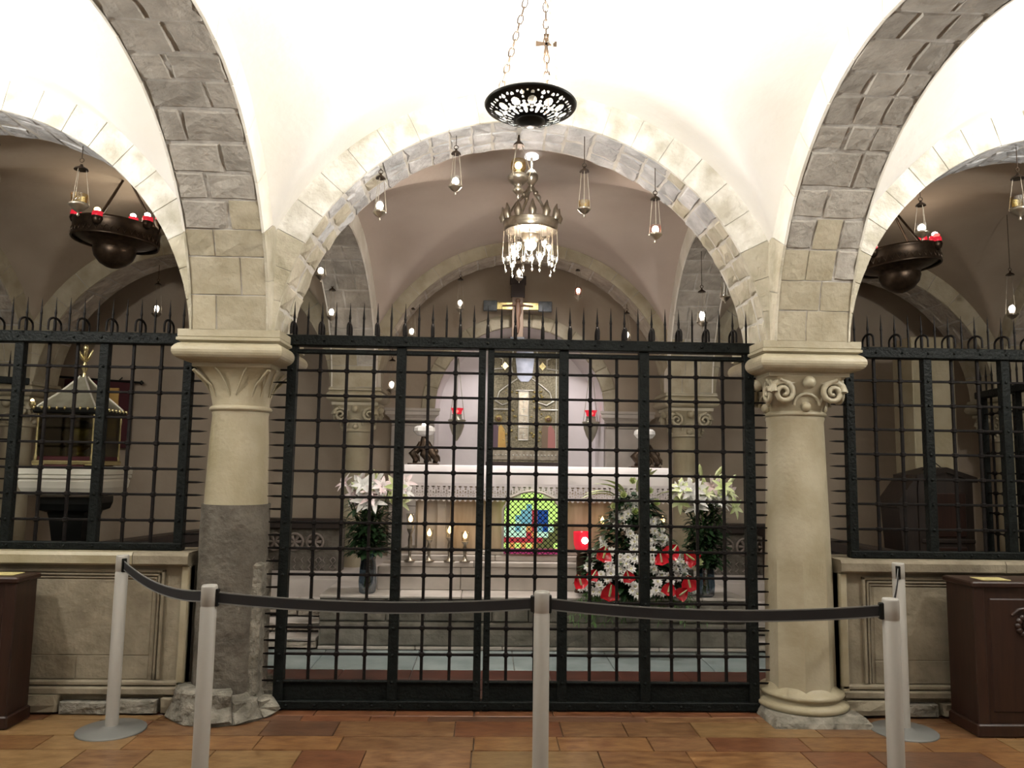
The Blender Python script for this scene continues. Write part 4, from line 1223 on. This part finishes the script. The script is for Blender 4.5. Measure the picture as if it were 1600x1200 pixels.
for k in range(12):
    a = 2 * PI * k / 12; ca, sa = math.cos(a), math.sin(a)
    m = MB(); m.path([((.232 + dx) * ca - w_ * sa, (.232 + dx) * sa + w_ * ca, z) for dx, w_, z in ((0, 0, .41), (.012, .0, .45), (.004, .0, .49), (.016, 0, .53))], [.030, .034, .020, .004], 6)
    m.sphere((.245 * ca, .245 * sa, .43), .017, 8, 5); obj('crown_leaf', m, 'silver', t)
m = MB(); m.lathe([(.02, .30), (.10, .32), (.22, .345)], 28, caps=False); m.lathe([(.001, .22), (.05, .24), (.085, .29), (.08, .31)], 20, caps=False); obj('inner_bowl', m, 'silver', t)
m = MB(); m.sphere((.0, 0, .235), .052, 14, 9); obj('main_bulb', m, 'bulb', t)
cup = MB(); cup.lathe([(.001, 0), (.008, .012), (.005, .03), (.02, .045), (.032, .075), (.028, .10)], 12); cup = cup.mesh('lamp_cup'); cup.materials.append(M['glass'])
fin = MB(); fin.lathe([(.001, -.03), (.012, -.012), (.004, 0)], 8); fin = fin.mesh('drop'); fin.materials.append(M['silver_b'])
bul = MB(); bul.sphere((0, 0, .075), .015, 8, 6); bulm = bul.mesh('lamp_light'); bulm.materials.append(M['bulb'])
cm = MB()
for sx in (-.03, .03): cm.path([(sx, 0, .09), (sx * .6, 0, .34)], .0025, 4)
cm = cm.mesh('lamp_chain'); cm.materials.append(M['silver'])
for k in range(14):
    a = 2 * PI * k / 14 + .1; rr = .215 if k % 2 else .165; z = .02 + (.075 if k % 3 == 0 else 0) + (.05 if k % 2 == 0 else 0)
    c_ = bpy.data.objects.new('glass_lamp', cup); COL.objects.link(c_); c_.parent = t; c_.location = (rr * math.cos(a), rr * math.sin(a), z); c_.rotation_euler.z = a
    for nm, me in (('drop', fin), ('lamp_chain', cm)) + ((('lamp_light', bulm),) if k % 3 != 1 else ()):
        d_ = bpy.data.objects.new(nm, me); COL.objects.link(d_); d_.parent = c_
        if nm == 'lamp_chain': d_.scale.z = (.36 - z) / .34

# --- big dark ring lamps in the side bays
def ring_lamp(label, x, y, z, apex, lamps, tilt):
    t = thing('ring_lamp', label, 'hanging lamp', (x, y, z))
    t.rotation_euler = tilt
    R_ = .36
    m = MB(); m.lathe([(R_ * .97, -.085), (R_, -.095), (R_ * 1.02, -.08), (R_, -.07), (R_, .05), (R_ * 1.02, .06), (R_, .075), (R_ * .96, .07), (R_ * .96, -.08)], 40, caps=False); obj('ring', m, 'bronze', t)
    m = MB()
    for k in range(40):
        a = 2 * PI * k / 40; q = lambda da, zz: (R_ * 1.012 * math.cos(a + da), R_ * 1.012 * math.sin(a + da), zz)
        m.path([q(0, -.06), q(.07, -.01), q(0, .045), q(-.07, -.01)], .006, 4, closed=True)
    obj('fretwork', m, 'bronze_l', t, kind='stuff')
    m = MB(); m.lathe([(R_ * .98, -.06), (R_ * .8, -.09), (.19, -.12), (.175, -.15)], 36, caps=False); m.lathe([(.175, -.14), (.18, -.17), (.16, -.23), (.11, -.285), (.05, -.315), (.001, -.325)], 28, caps=False); obj('bowl', m, 'bronze', t)
    for a in (.6, .6 + 2 * PI / 3, .6 + 4 * PI / 3):
        p = (R_ * math.cos(a), R_ * math.sin(a), .05); m = MB(); m.path([p, apex], .011, 6); obj('hanging_rod', m, 'bronze', t)
    m = MB(); m.lathe([(.02, -.06), (.045, -.02), (.05, 0)], 14, apex); obj('rod_crown', m, 'bronze', t)
    for a, up, lit in lamps:
        lx, ly = R_ * math.cos(a), R_ * math.sin(a)
        m = MB(); m.lathe([(.012, .03), (.010, .05 + up), (.035, .065 + up), (.05, .10 + up), (.044, .125 + up)], 12, (lx, ly, 0)); o = obj('lamp_cup', m, 'bronze', t)
        m = MB(); m.lathe([(.040, .11 + up), (.046, .14 + up), (.043, .165 + up), (.001, .17 + up)], 12, (lx, ly, 0)); obj('red_glass', m, 'red_glass', o)
        m = MB(); m.sphere((lx, ly - .012, .180 + up), .027, 10, 7, .8); obj('flame', m, lit, o)
    return t


ring_lamp('large dark ring lamp with red lights hanging in the left side bay', -3.595, 6.9, 3.60, (.02, 0, .56), ((PI + .15, .0, 'flame_r'), (PI / 2 + .12, .10, 'flame'), (-PI / 2 - .0, -.08, 'flame_w'), (.10, .04, 'flame_r'), (-.42, -.03, 'flame')), (.0, .06, 0))
ring_lamp('large dark ring lamp with red lights partly behind the right arch', 3.60, 6.9, 3.53, (.0, 0, .52), ((PI + .5, -.06, 'flame_r'), (-.95, -.06, 'flame_r'), (.35, .06, 'flame'), (-.1, .02, 'flame')), (.0, -.10, 0))

# ================================================================ SIDE BAYS
t = thing('reliquary', 'brass and glass lantern-shaped reliquary on a pale marble slab', 'reliquary', (-3.48, 6.3, 1.515))
W = .335
m = MB(); m.bbox(-W, W, -W, W, 0, .035, .008); obj('base', m, 'brass', t)
m = MB(); m.bbox(-W + .03, W - .03, -W + .03, W - .03, .035, .07, .006); obj('floor_cushion', m, 'crimson', t)
for sx in (-1, 1):
    for sy in (-1, 1):
        m = MB(); m.lathe([(.018, .035), (.022, .06), (.013, .09), (.017, .2), (.013, .32), (.022, .36), (.016, .40)], 10, (sx * (W - .03), sy * (W - .03), 0)); obj('corner_post', m, 'brass', t)
m = MB(); m.bbox(-W - .02, W + .02, -W - .02, W + .02, .40, .445, .01); obj('eave', m, 'black', t)
m = MB()
for k in range(9):
    for sy in (-1, 1):
        m.sphere((-W + 2 * W * k / 8, sy * (W + .02), .44), .016, 8, 5); m.sphere((sy * (W + .02), -W + 2 * W * k / 8, .44), .016, 8, 5)
obj('eave_bead', m, 'brass', t, kind='stuff')
m = MB(); m.rings([sq(h_, z, p=99, n=4) for h_, z in ((W - .01, .447), (.17, .57), (.05, .685), (.03, .71))], True, False); obj('roof', m, 'pewter', t)
m = MB()
for k in range(4):
    a = PI / 4 + PI / 2 * k; c_, s_ = math.cos(a) * 1.414, math.sin(a) * 1.414
    m.path([(c_ * (W - .01), s_ * (W - .01), .45), (c_ * .17, s_ * .17, .573), (c_ * .05, s_ * .05, .688), (c_ * .03, s_ * .03, .715)], .010, 6)
obj('roof_rib', m, 'silver_b', t)
m = MB(); m.lathe([(.03, .70), (.022, .73), (.018, .75), (.036, .78), (.036, .80), (.014, .825), (.02, .85)], 12); obj('finial', m, 'brass', t)
m = MB()
for k in range(6):
    a = 2 * PI * k / 6; m.path([(0, 0, .84), (.045 * math.cos(a), .045 * math.sin(a), .87), (.085 * math.cos(a), .085 * math.sin(a), .93 + .02 * (k % 2))], [.018, .02, .003], 6)
m.sphere((0, 0, .945), .032, 10, 7); m.path([(0, 0, .86), (0, 0, .94)], [.03, .018], 8); obj('finial_flower', m, 'brass', t)
m = MB(); m.box(-W + .02, W - .02, -W + .022, -W + .026, .07, .40); m.box(-W + .02, W - .02, W - .026, W - .022, .07, .40); m.box(-W + .022, -W + .026, -W + .03, W - .03, .07, .40); m.box(W - .026, W - .022, -W + .03, W - .03, .07, .40); obj('glass_pane', m, 'glass_d', t)
m = MB(); m.lathe([(.12, .07), (.05, .09), (.05, .11), (.10, .13), (.17, .19), (.18, .26), (.12, .33), (.04, .36)], 20); obj('inner_vessel', m, 'gold', t)
for sx in (-1, 1):
    m = MB(); m.lathe([(.02, .44), (.035, .465), (.03, .49)], 10, (sx * (W + .03), -W, 0)); o = obj('corner_lamp', m, 'brass', t)
    m = MB(); m.sphere((sx * (W + .03), -W - .01, .49), .020, 8, 6); obj('flame', m, 'flame_w', o)

t.scale = (.70, .70, 1)
t = thing('marble_slab', 'moulded pale marble slab carrying the reliquary', 'marble slab', (-3.48, 6.3, 1.27))
m = MB(); m.rings([[(-a, -a, z), (a, -a, z), (a, a, z), (-a, a, z)] for a, z in ((.30, 0), (.37, .02), (.405, .07), (.415, .12), (.405, .13), (.405, .14), (.425, .145), (.425, .165), (.41, .17), (.43, .175), (.43, .225), (.415, .235))], True); obj('slab', m, 'slab_marble', t)
m = MB(); m.bbox(-.20, .24, -.34, .34, .235, .2445, .001); obj('dark_red_inlay', m, 'crimson', t)
t.scale = (.70, .70, 1)
t = thing('pedestal', 'black tapering pedestal under the marble slab behind the left grille', 'pedestal', (-3.47, 6.3, 0))
m = MB(); m.rings([[(-a, -a, z), (a, -a, z), (a, a, z), (-a, a, z)] for a, z in ((.15, 0), (.155, .9), (.19, 1.10), (.205, 1.15))], True); obj('shaft', m, 'black', t)
m = MB(); m.rings([[(-a, -a, z), (a, -a, z), (a, a, z), (-a, a, z)] for a, z in ((.215, 1.15), (.26, 1.165), (.28, 1.215), (.28, 1.265))], True); obj('cap', m, 'black', t)
m = MB(); m.bbox(-.24, .24, -.24, .24, 0, .12, .02); obj('foot', m, 'black', t)

t.scale = (.70, .70, 1)
t = thing('banner', 'crimson hanging with a small yellow picture on a rod behind the reliquary', 'banner', (-4.98, 9.5, 1.70))
m = MB(); m.path([(-.53, 0, .86), (.53, 0, .80)], .014, 8)
for sx, z in ((-.53, .86), (.53, .80)): m.lathe([(.004, -.03), (.03, 0), (.004, .03)], 8, (sx, 0, z))
obj('rod', m, 'black', t)
m = MB(); m.bbox(-.40, .42, .0, .03, 0, .83, .004); m2 = m; obj('crimson_cloth', m, 'crimson', t)
m = MB(); m.bbox(-.22, .27, -.015, .01, .12, .73, .004); obj('picture', m, 'paint_o', t)
m = MB(); m.prism([(.06, .15), (.18, .15), (.16, .45), (.11, .55), (.07, .45)], -.022, -.012); m.prism([(-.16, .15), (-.03, .15), (-.05, .45), (-.10, .6), (-.15, .45)], -.022, -.012); obj('painted_shape', m, 'paint_b', t)
m = MB(); m.path([(-.25, 0, .845), (-.25, .09, .9)], .008, 5); m.path([(.25, 0, .815), (.25, .09, .87)], .008, 5); obj('wall_hook', m, 'black', t)

t = thing('confessional', 'dark wooden confessional with gabled top behind the right grille', 'confessional', (3.70, 6.72, 0))
t.scale = (.86, .55, 1)
m = MB(); m.prism([(-.30, 0), (.36, 0), (.36, 1.50), (.09, 1.585), (-.18, 1.53), (-.20, 1.42), (-.20, .3)], -.25, .40); obj('body', m, 'wood2', t)
m = MB(); m.prism([(-.40, 1.27), (-.39, 1.245), (-.30, .0), (-.19, 0), (-.19, 1.51), (-.21, 1.51)], -.22, .35); obj('side_desk', m, 'wood2', t)
m = MB(); m.prism([(-.22, 1.53), (.09, 1.60), (.40, 1.515), (.40, 1.47), (.09, 1.555), (-.22, 1.485)], -.29, .42); obj('cornice', m, 'wood2', t)
m = MB(); m.prism([(-.43, 1.25), (-.42, 1.29), (-.20, 1.535), (-.19, 1.50), (-.40, 1.24)], -.26, .38); obj('sloped_cap', m, 'wood2', t)
for za, zb in ((1.0, 1.38), (.55, .92), (.12, .46)):
    m = MB(); m.bbox(-.10, .28, -.268, -.24, za, zb, .01); obj('panel', m, 'wood', t)
for z in (.95, .49):
    m = MB(); m.bbox(-.18, .36, -.275, -.24, z, z + .035, .006); obj('panel_rail', m, 'wood2', t)
m = MB(); m.path([(-.05, .05, 1.56), (.05, .0, 1.66), (.18, .0, 1.57)], .006, 5); obj('reading_wire', m, 'black', t)
# pale pilaster on the far right wall
b = MB(); b.bbox(4.32, 4.78, 8.0, 8.4, 0, 3.0, .01); struct('trim_pilaster_right', b, 'marble_y')

# ================================================================ FLOWERS
random.seed(21)


def petal(m, base, d, L, W_, curl=.25, n=5, up=Vector((0, 0, 1))):
    """a pointed petal or leaf growing from base along d, bending with curl"""
    base = Vector(base); d = Vector(d).normalized(); side = d.cross(up)
    if side.length < .05: side = d.cross(Vector((1, 0, 0)))
    side.normalize(); nrm = side.cross(d); vs = []; k = len(m.v)
    for i in range(n + 1):
        t_ = i / n; w_ = W_ * math.sin(PI * min(.98, .08 + .90 * t_)) ** .8
        c = base + d * (L * t_) - nrm * (curl * L * t_ * t_)
        vs += [c - side * w_ + nrm * w_ * .25, c, c + side * w_ + nrm * w_ * .25]
    m.add(vs, [q for i in range(n) for q in ((i * 3, i * 3 + 1, i * 3 + 4, i * 3 + 3), (i * 3 + 1, i * 3 + 2, i * 3 + 5, i * 3 + 4))], True)


def mesh_with(mb, name, m):
    me = mb.mesh(name); me.materials.append(M[m]); return me


def lily_mesh(m):
    b = MB()
    for k in range(6):
        a = PI / 3 * k; petal(b, (0, 0, 0), (math.cos(a) * .85, math.sin(a) * .85, .75), .115, .024, .55)
    b.path([(0, 0, -.03), (0, 0, .02)], [.006, .016], 6)
    for k in range(5):
        a = 2 * PI * k / 5; b.path([(0, 0, .01), (.018 * math.cos(a), .018 * math.sin(a), .07)], .002, 4)
    return mesh_with(b, 'lily_bloom', m)


LILY = [lily_mesh('white_petal'), lily_mesh('pink_petal'), lily_mesh('lime_petal')]
b = MB(); b.path([(0, 0, 0), (0, 0, .03), (0, 0, .075), (0, 0, .10)], [.006, .016, .014, .003], 7); BUD = mesh_with(b, 'lily_bud', 'lime_petal')
b = MB()
for ring_, (nn, el, L) in enumerate(((9, .15, .034), (8, .6, .032), (6, 1.1, .026))):
    for k in range(nn):
        a = 2 * PI * (k + .5 * ring_) / nn; petal(b, (0, 0, 0), (math.cos(a) * math.cos(el), math.sin(a) * math.cos(el), math.sin(el)), L, .009, .2, 2)
MUM = mesh_with(b, 'white_bloom', 'white_petal')
b = MB(); b.sphere((0, 0, .010), .007, 7, 5); EYE = mesh_with(b, 'flower_centre', 'yellow_eye')
b = MB(); rs = []
for i in range(9):          # heart-shaped spathe
    t_ = i / 8; w_ = .052 * (math.sin(PI * (t_ ** .65)) ** .75 if 0 < t_ < 1 else 0.001); z = .105 * t_ - .03
    rs.append([(-w_, -.010 - .012 * t_, z - (.014 if 1 < i < 4 else 0)), (-w_ * .5, .0, z), (0, .006, z + .004), (w_ * .5, 0, z), (w_, -.010 - .012 * t_, z - (.014 if 1 < i < 4 else 0))])
b.rings(rs, False, True, closed=False); ANTH = mesh_with(b, 'red_bloom', 'red_petal')
b = MB(); b.path([(0, -.004, 0), (0, -.03, .03), (0, -.045, .065)], [.007, .007, .003], 6); SPADIX = mesh_with(b, 'spadix', 'lime_petal')
b = MB()
for ring_, (nn, el, L) in enumerate(((6, .55, .045), (5, .9, .042), (4, 1.25, .035))):
    for k in range(nn):
        a = 2 * PI * (k + .4 * ring_) / nn; petal(b, (0, 0, 0), (math.cos(a) * math.cos(el), math.sin(a) * math.cos(el), math.sin(el)), L, .020, -.35, 3)
ROSE = mesh_with(b, 'green_white_rose', 'lime_petal')


def put(me, name, par, loc, face=None, sc=1.0, spin=0.0):
    o = bpy.data.objects.new(name, me); COL.objects.link(o); o.parent = par; o.location = loc
    if face is not None:
        q = Vector(face).to_track_quat('Z', 'Y'); o.rotation_euler = (q @ Matrix.Rotation(spin, 3, 'Z').to_quaternion()).to_euler()
    o.scale = (sc, sc, sc); return o


def lily_vase(label, x, y, z, blooms, pink, hv=.34, top=1.0):
    t = thing('lily_vase', label, 'vase of flowers', (x, y, z))
    m = MB(); m.lathe([(.055, 0), (.07, .01), (.078, .10), (.07, .22), (.062, .28), (.075, hv), (.070, hv - .003), (.058, .27), (.066, .2)], 20, caps=True); obj('vase', m, 'glass_b', t)
    m = MB()
    for k in range(16):
        a = random.uniform(0, 2 * PI); r0 = random.uniform(0, .04); r1 = random.uniform(.04, .20)
        m.path([(r0 * math.cos(a + 2), r0 * math.sin(a + 2), .02), (r0 * math.cos(a), r0 * math.sin(a), hv), (r1 * .6 * math.cos(a), r1 * .5 * math.sin(a), .62), (r1 * math.cos(a), r1 * .7 * math.sin(a), random.uniform(.74, .88))], .005, 4)
    obj('stem', m, 'leaf2', t)
    lf = MB()
    for k in range(400):
        a = random.uniform(0, 2 * PI); zz = random.uniform(hv * .95, .80); r_ = random.uniform(.02, .17 - .05 * abs(zz - .5))
        petal(lf, (r_ * math.cos(a), r_ * .8 * math.sin(a), zz), (math.cos(a + random.uniform(-.8, .8)) * .8, math.sin(a) * .8, random.uniform(-.4, .9)), random.uniform(.07, .14), random.uniform(.010, .020), .3, 3)
    obj('lily_leaf', lf, 'leaf', t, kind='stuff')
    lf = MB()
    for k in range(420):
        a = random.uniform(0, 2 * PI); zz = random.uniform(hv * .9, .60); r_ = random.uniform(.04, .18)
        petal(lf, (r_ * math.cos(a), r_ * .8 * math.sin(a), zz), (math.cos(a), math.sin(a), random.uniform(-.5, .4)), random.uniform(.04, .07), .02, .3, 3)
    obj('green_filler', lf, 'leaf', t, kind='stuff')
    for k in range(blooms):
        a = random.uniform(0, 2 * PI); r_ = .30 * math.sqrt(random.random()); zz = random.uniform(.80, .98) - .15 * r_
        p = (r_ * math.cos(a) * 1.15, r_ * math.sin(a) * .6, zz)
        f = (p[0] * 2.2 + random.uniform(-.3, .3), -.6 + random.uniform(-.5, .3), random.uniform(.1, .8))
        c_ = random.choices((0, 1, 2), pink)[0]
        put(LILY[c_], 'lily_bloom', t, p, f, random.uniform(.75, 1.0), random.uniform(0, 3))
    for k in range(7):
        a = random.uniform(0, 2 * PI); r_ = random.uniform(.05, .25)
        put(BUD, 'lily_bud', t, (r_ * math.cos(a), r_ * .6 * math.sin(a), random.uniform(.84, 1.05)), (math.cos(a) * .6, -.2, .8), random.uniform(.8, 1.2))
    return t


lily_vase('glass vase of pale pink and white lilies left of the altar', -1.215, 6.82, .451, 26, (4, 4, 1), .36)
lily_vase('glass vase of white and greenish lilies right of the altar', 1.73, 6.80, .451, 26, (4, 2, 3), .30)

t = thing('flower_arrangement', 'large cone of white and red flowers on the altar step', 'flower arrangement', (1.10, 6.80, .451))
m = MB(); m.lathe([(.10, 0), (.13, .02), (.16, .12), (.15, .13), (.001, .12)], 18); obj('basket', m, 'wood2', t)
lf = MB()


def cone(h):                 # half width of the cone of flowers at height h
    return .53 * (1 - h / .92) ** .75 * (1.0 if h > .05 else .9)


for k in range(1150):
    h = .80 * random.random() ** 1.3; a = random.uniform(0, 2 * PI); r_ = cone(h) * math.sqrt(random.random()) * .9
    p = (r_ * math.cos(a), r_ * .55 * math.sin(a), h + .05)
    petal(lf, p, (math.cos(a), math.sin(a) * .8 - .3, random.uniform(-.3, .7)), random.uniform(.08, .14), random.uniform(.018, .034), .35, 3)
obj('leaf', lf, 'leaf', t, kind='stuff')
lf = MB()
for k in range(46):          # long fronds falling over the step
    a = random.uniform(PI * 1.03, PI * 1.97); x0 = .42 * math.cos(a); L = random.uniform(.16, .30)
    d = Vector((math.cos(a) * .8, -.55, random.uniform(-.35, .05)))
    p0 = Vector((x0, -.12, .06)); pts = [p0 + d * (L * i / 4) - Vector((0, 0, .16 * (i / 4) ** 2)) for i in range(5)]
    lf.path(pts, .002, 3)
    for i in range(1, 5):
        for sg in (-1, 1):
            petal(lf, pts[i], (d.x + sg * .7, d.y, d.z - .5), .06, .005, .2, 2)
obj('frond', lf, 'leaf2', t, kind='stuff')
n = 0; spots = []
tries = 0
while n < 92 and tries < 8000:
    tries += 1
    h = .06 + .78 * random.random() ** 1.2; u = random.uniform(-1, 1); r_ = cone(h)
    x = r_ * u; y = -.30 * math.sqrt(max(0, 1 - u * u)) * (r_ / .56) - .06
    if any((x - a) ** 2 + (h - b_) ** 2 < .043 ** 2 for a, b_ in spots): continue
    cl = math.sin(x * 17 + 1.3) * math.cos(h * 15 + x * 6)
    if cl < -.02 or (h > .56 and random.random() < .72): continue
    spots.append((x, h)); o = put(MUM, 'white_bloom', t, (x, y, h), (u * .6, -1, random.uniform(.1, .6)), random.uniform(1.05, 1.45), random.uniform(0, 3)); put(EYE, 'flower_centre', o, (0, 0, 0)); n += 1
for x, h, sc, rz in ((-.33, .36, 1.3, .2), (-.50, .13, 1.2, -.4), (-.28, .06, 1.45, .1), (-.42, .20, 1.0, .6), (-.12, .20, 1.0, -.3), (.22, .40, 1.3, .7), (.15, .34, 1.1, -.2), (.44, .35, 1.35, -1.0), (.20, .10, 1.1, .3), (.40, .13, 1.35, -.2), (.30, .07, 1.1, .9)):
    y = -.30 * math.sqrt(max(0, 1 - (x / .6) ** 2)) - .13
    o = put(ANTH, 'red_bloom', t, (x, y, h), None, sc); o.rotation_euler = (random.uniform(-.5, .1), rz * .9, random.uniform(-.4, .4)); put(SPADIX, 'spadix', o, (0, 0, 0))
for x, h in ((-.20, .76), (-.02, .72), (-.12, .86), (.10, .90), (-.04, .98), (.16, .80), (.52, .30)):
    put(ROSE, 'green_white_rose', t, (x, -.14, h), (x, -1, .5), 1.1)
lf = MB()
for k in range(7):
    a = random.uniform(.3, PI - .3); petal(lf, (.25 * math.cos(a), -.1, .80 + .1 * math.sin(a)), (math.cos(a), -.2, .6 * math.sin(a)), .26, .045, .5, 5)
obj('broad_leaf', lf, 'lime_petal', t, kind='stuff')
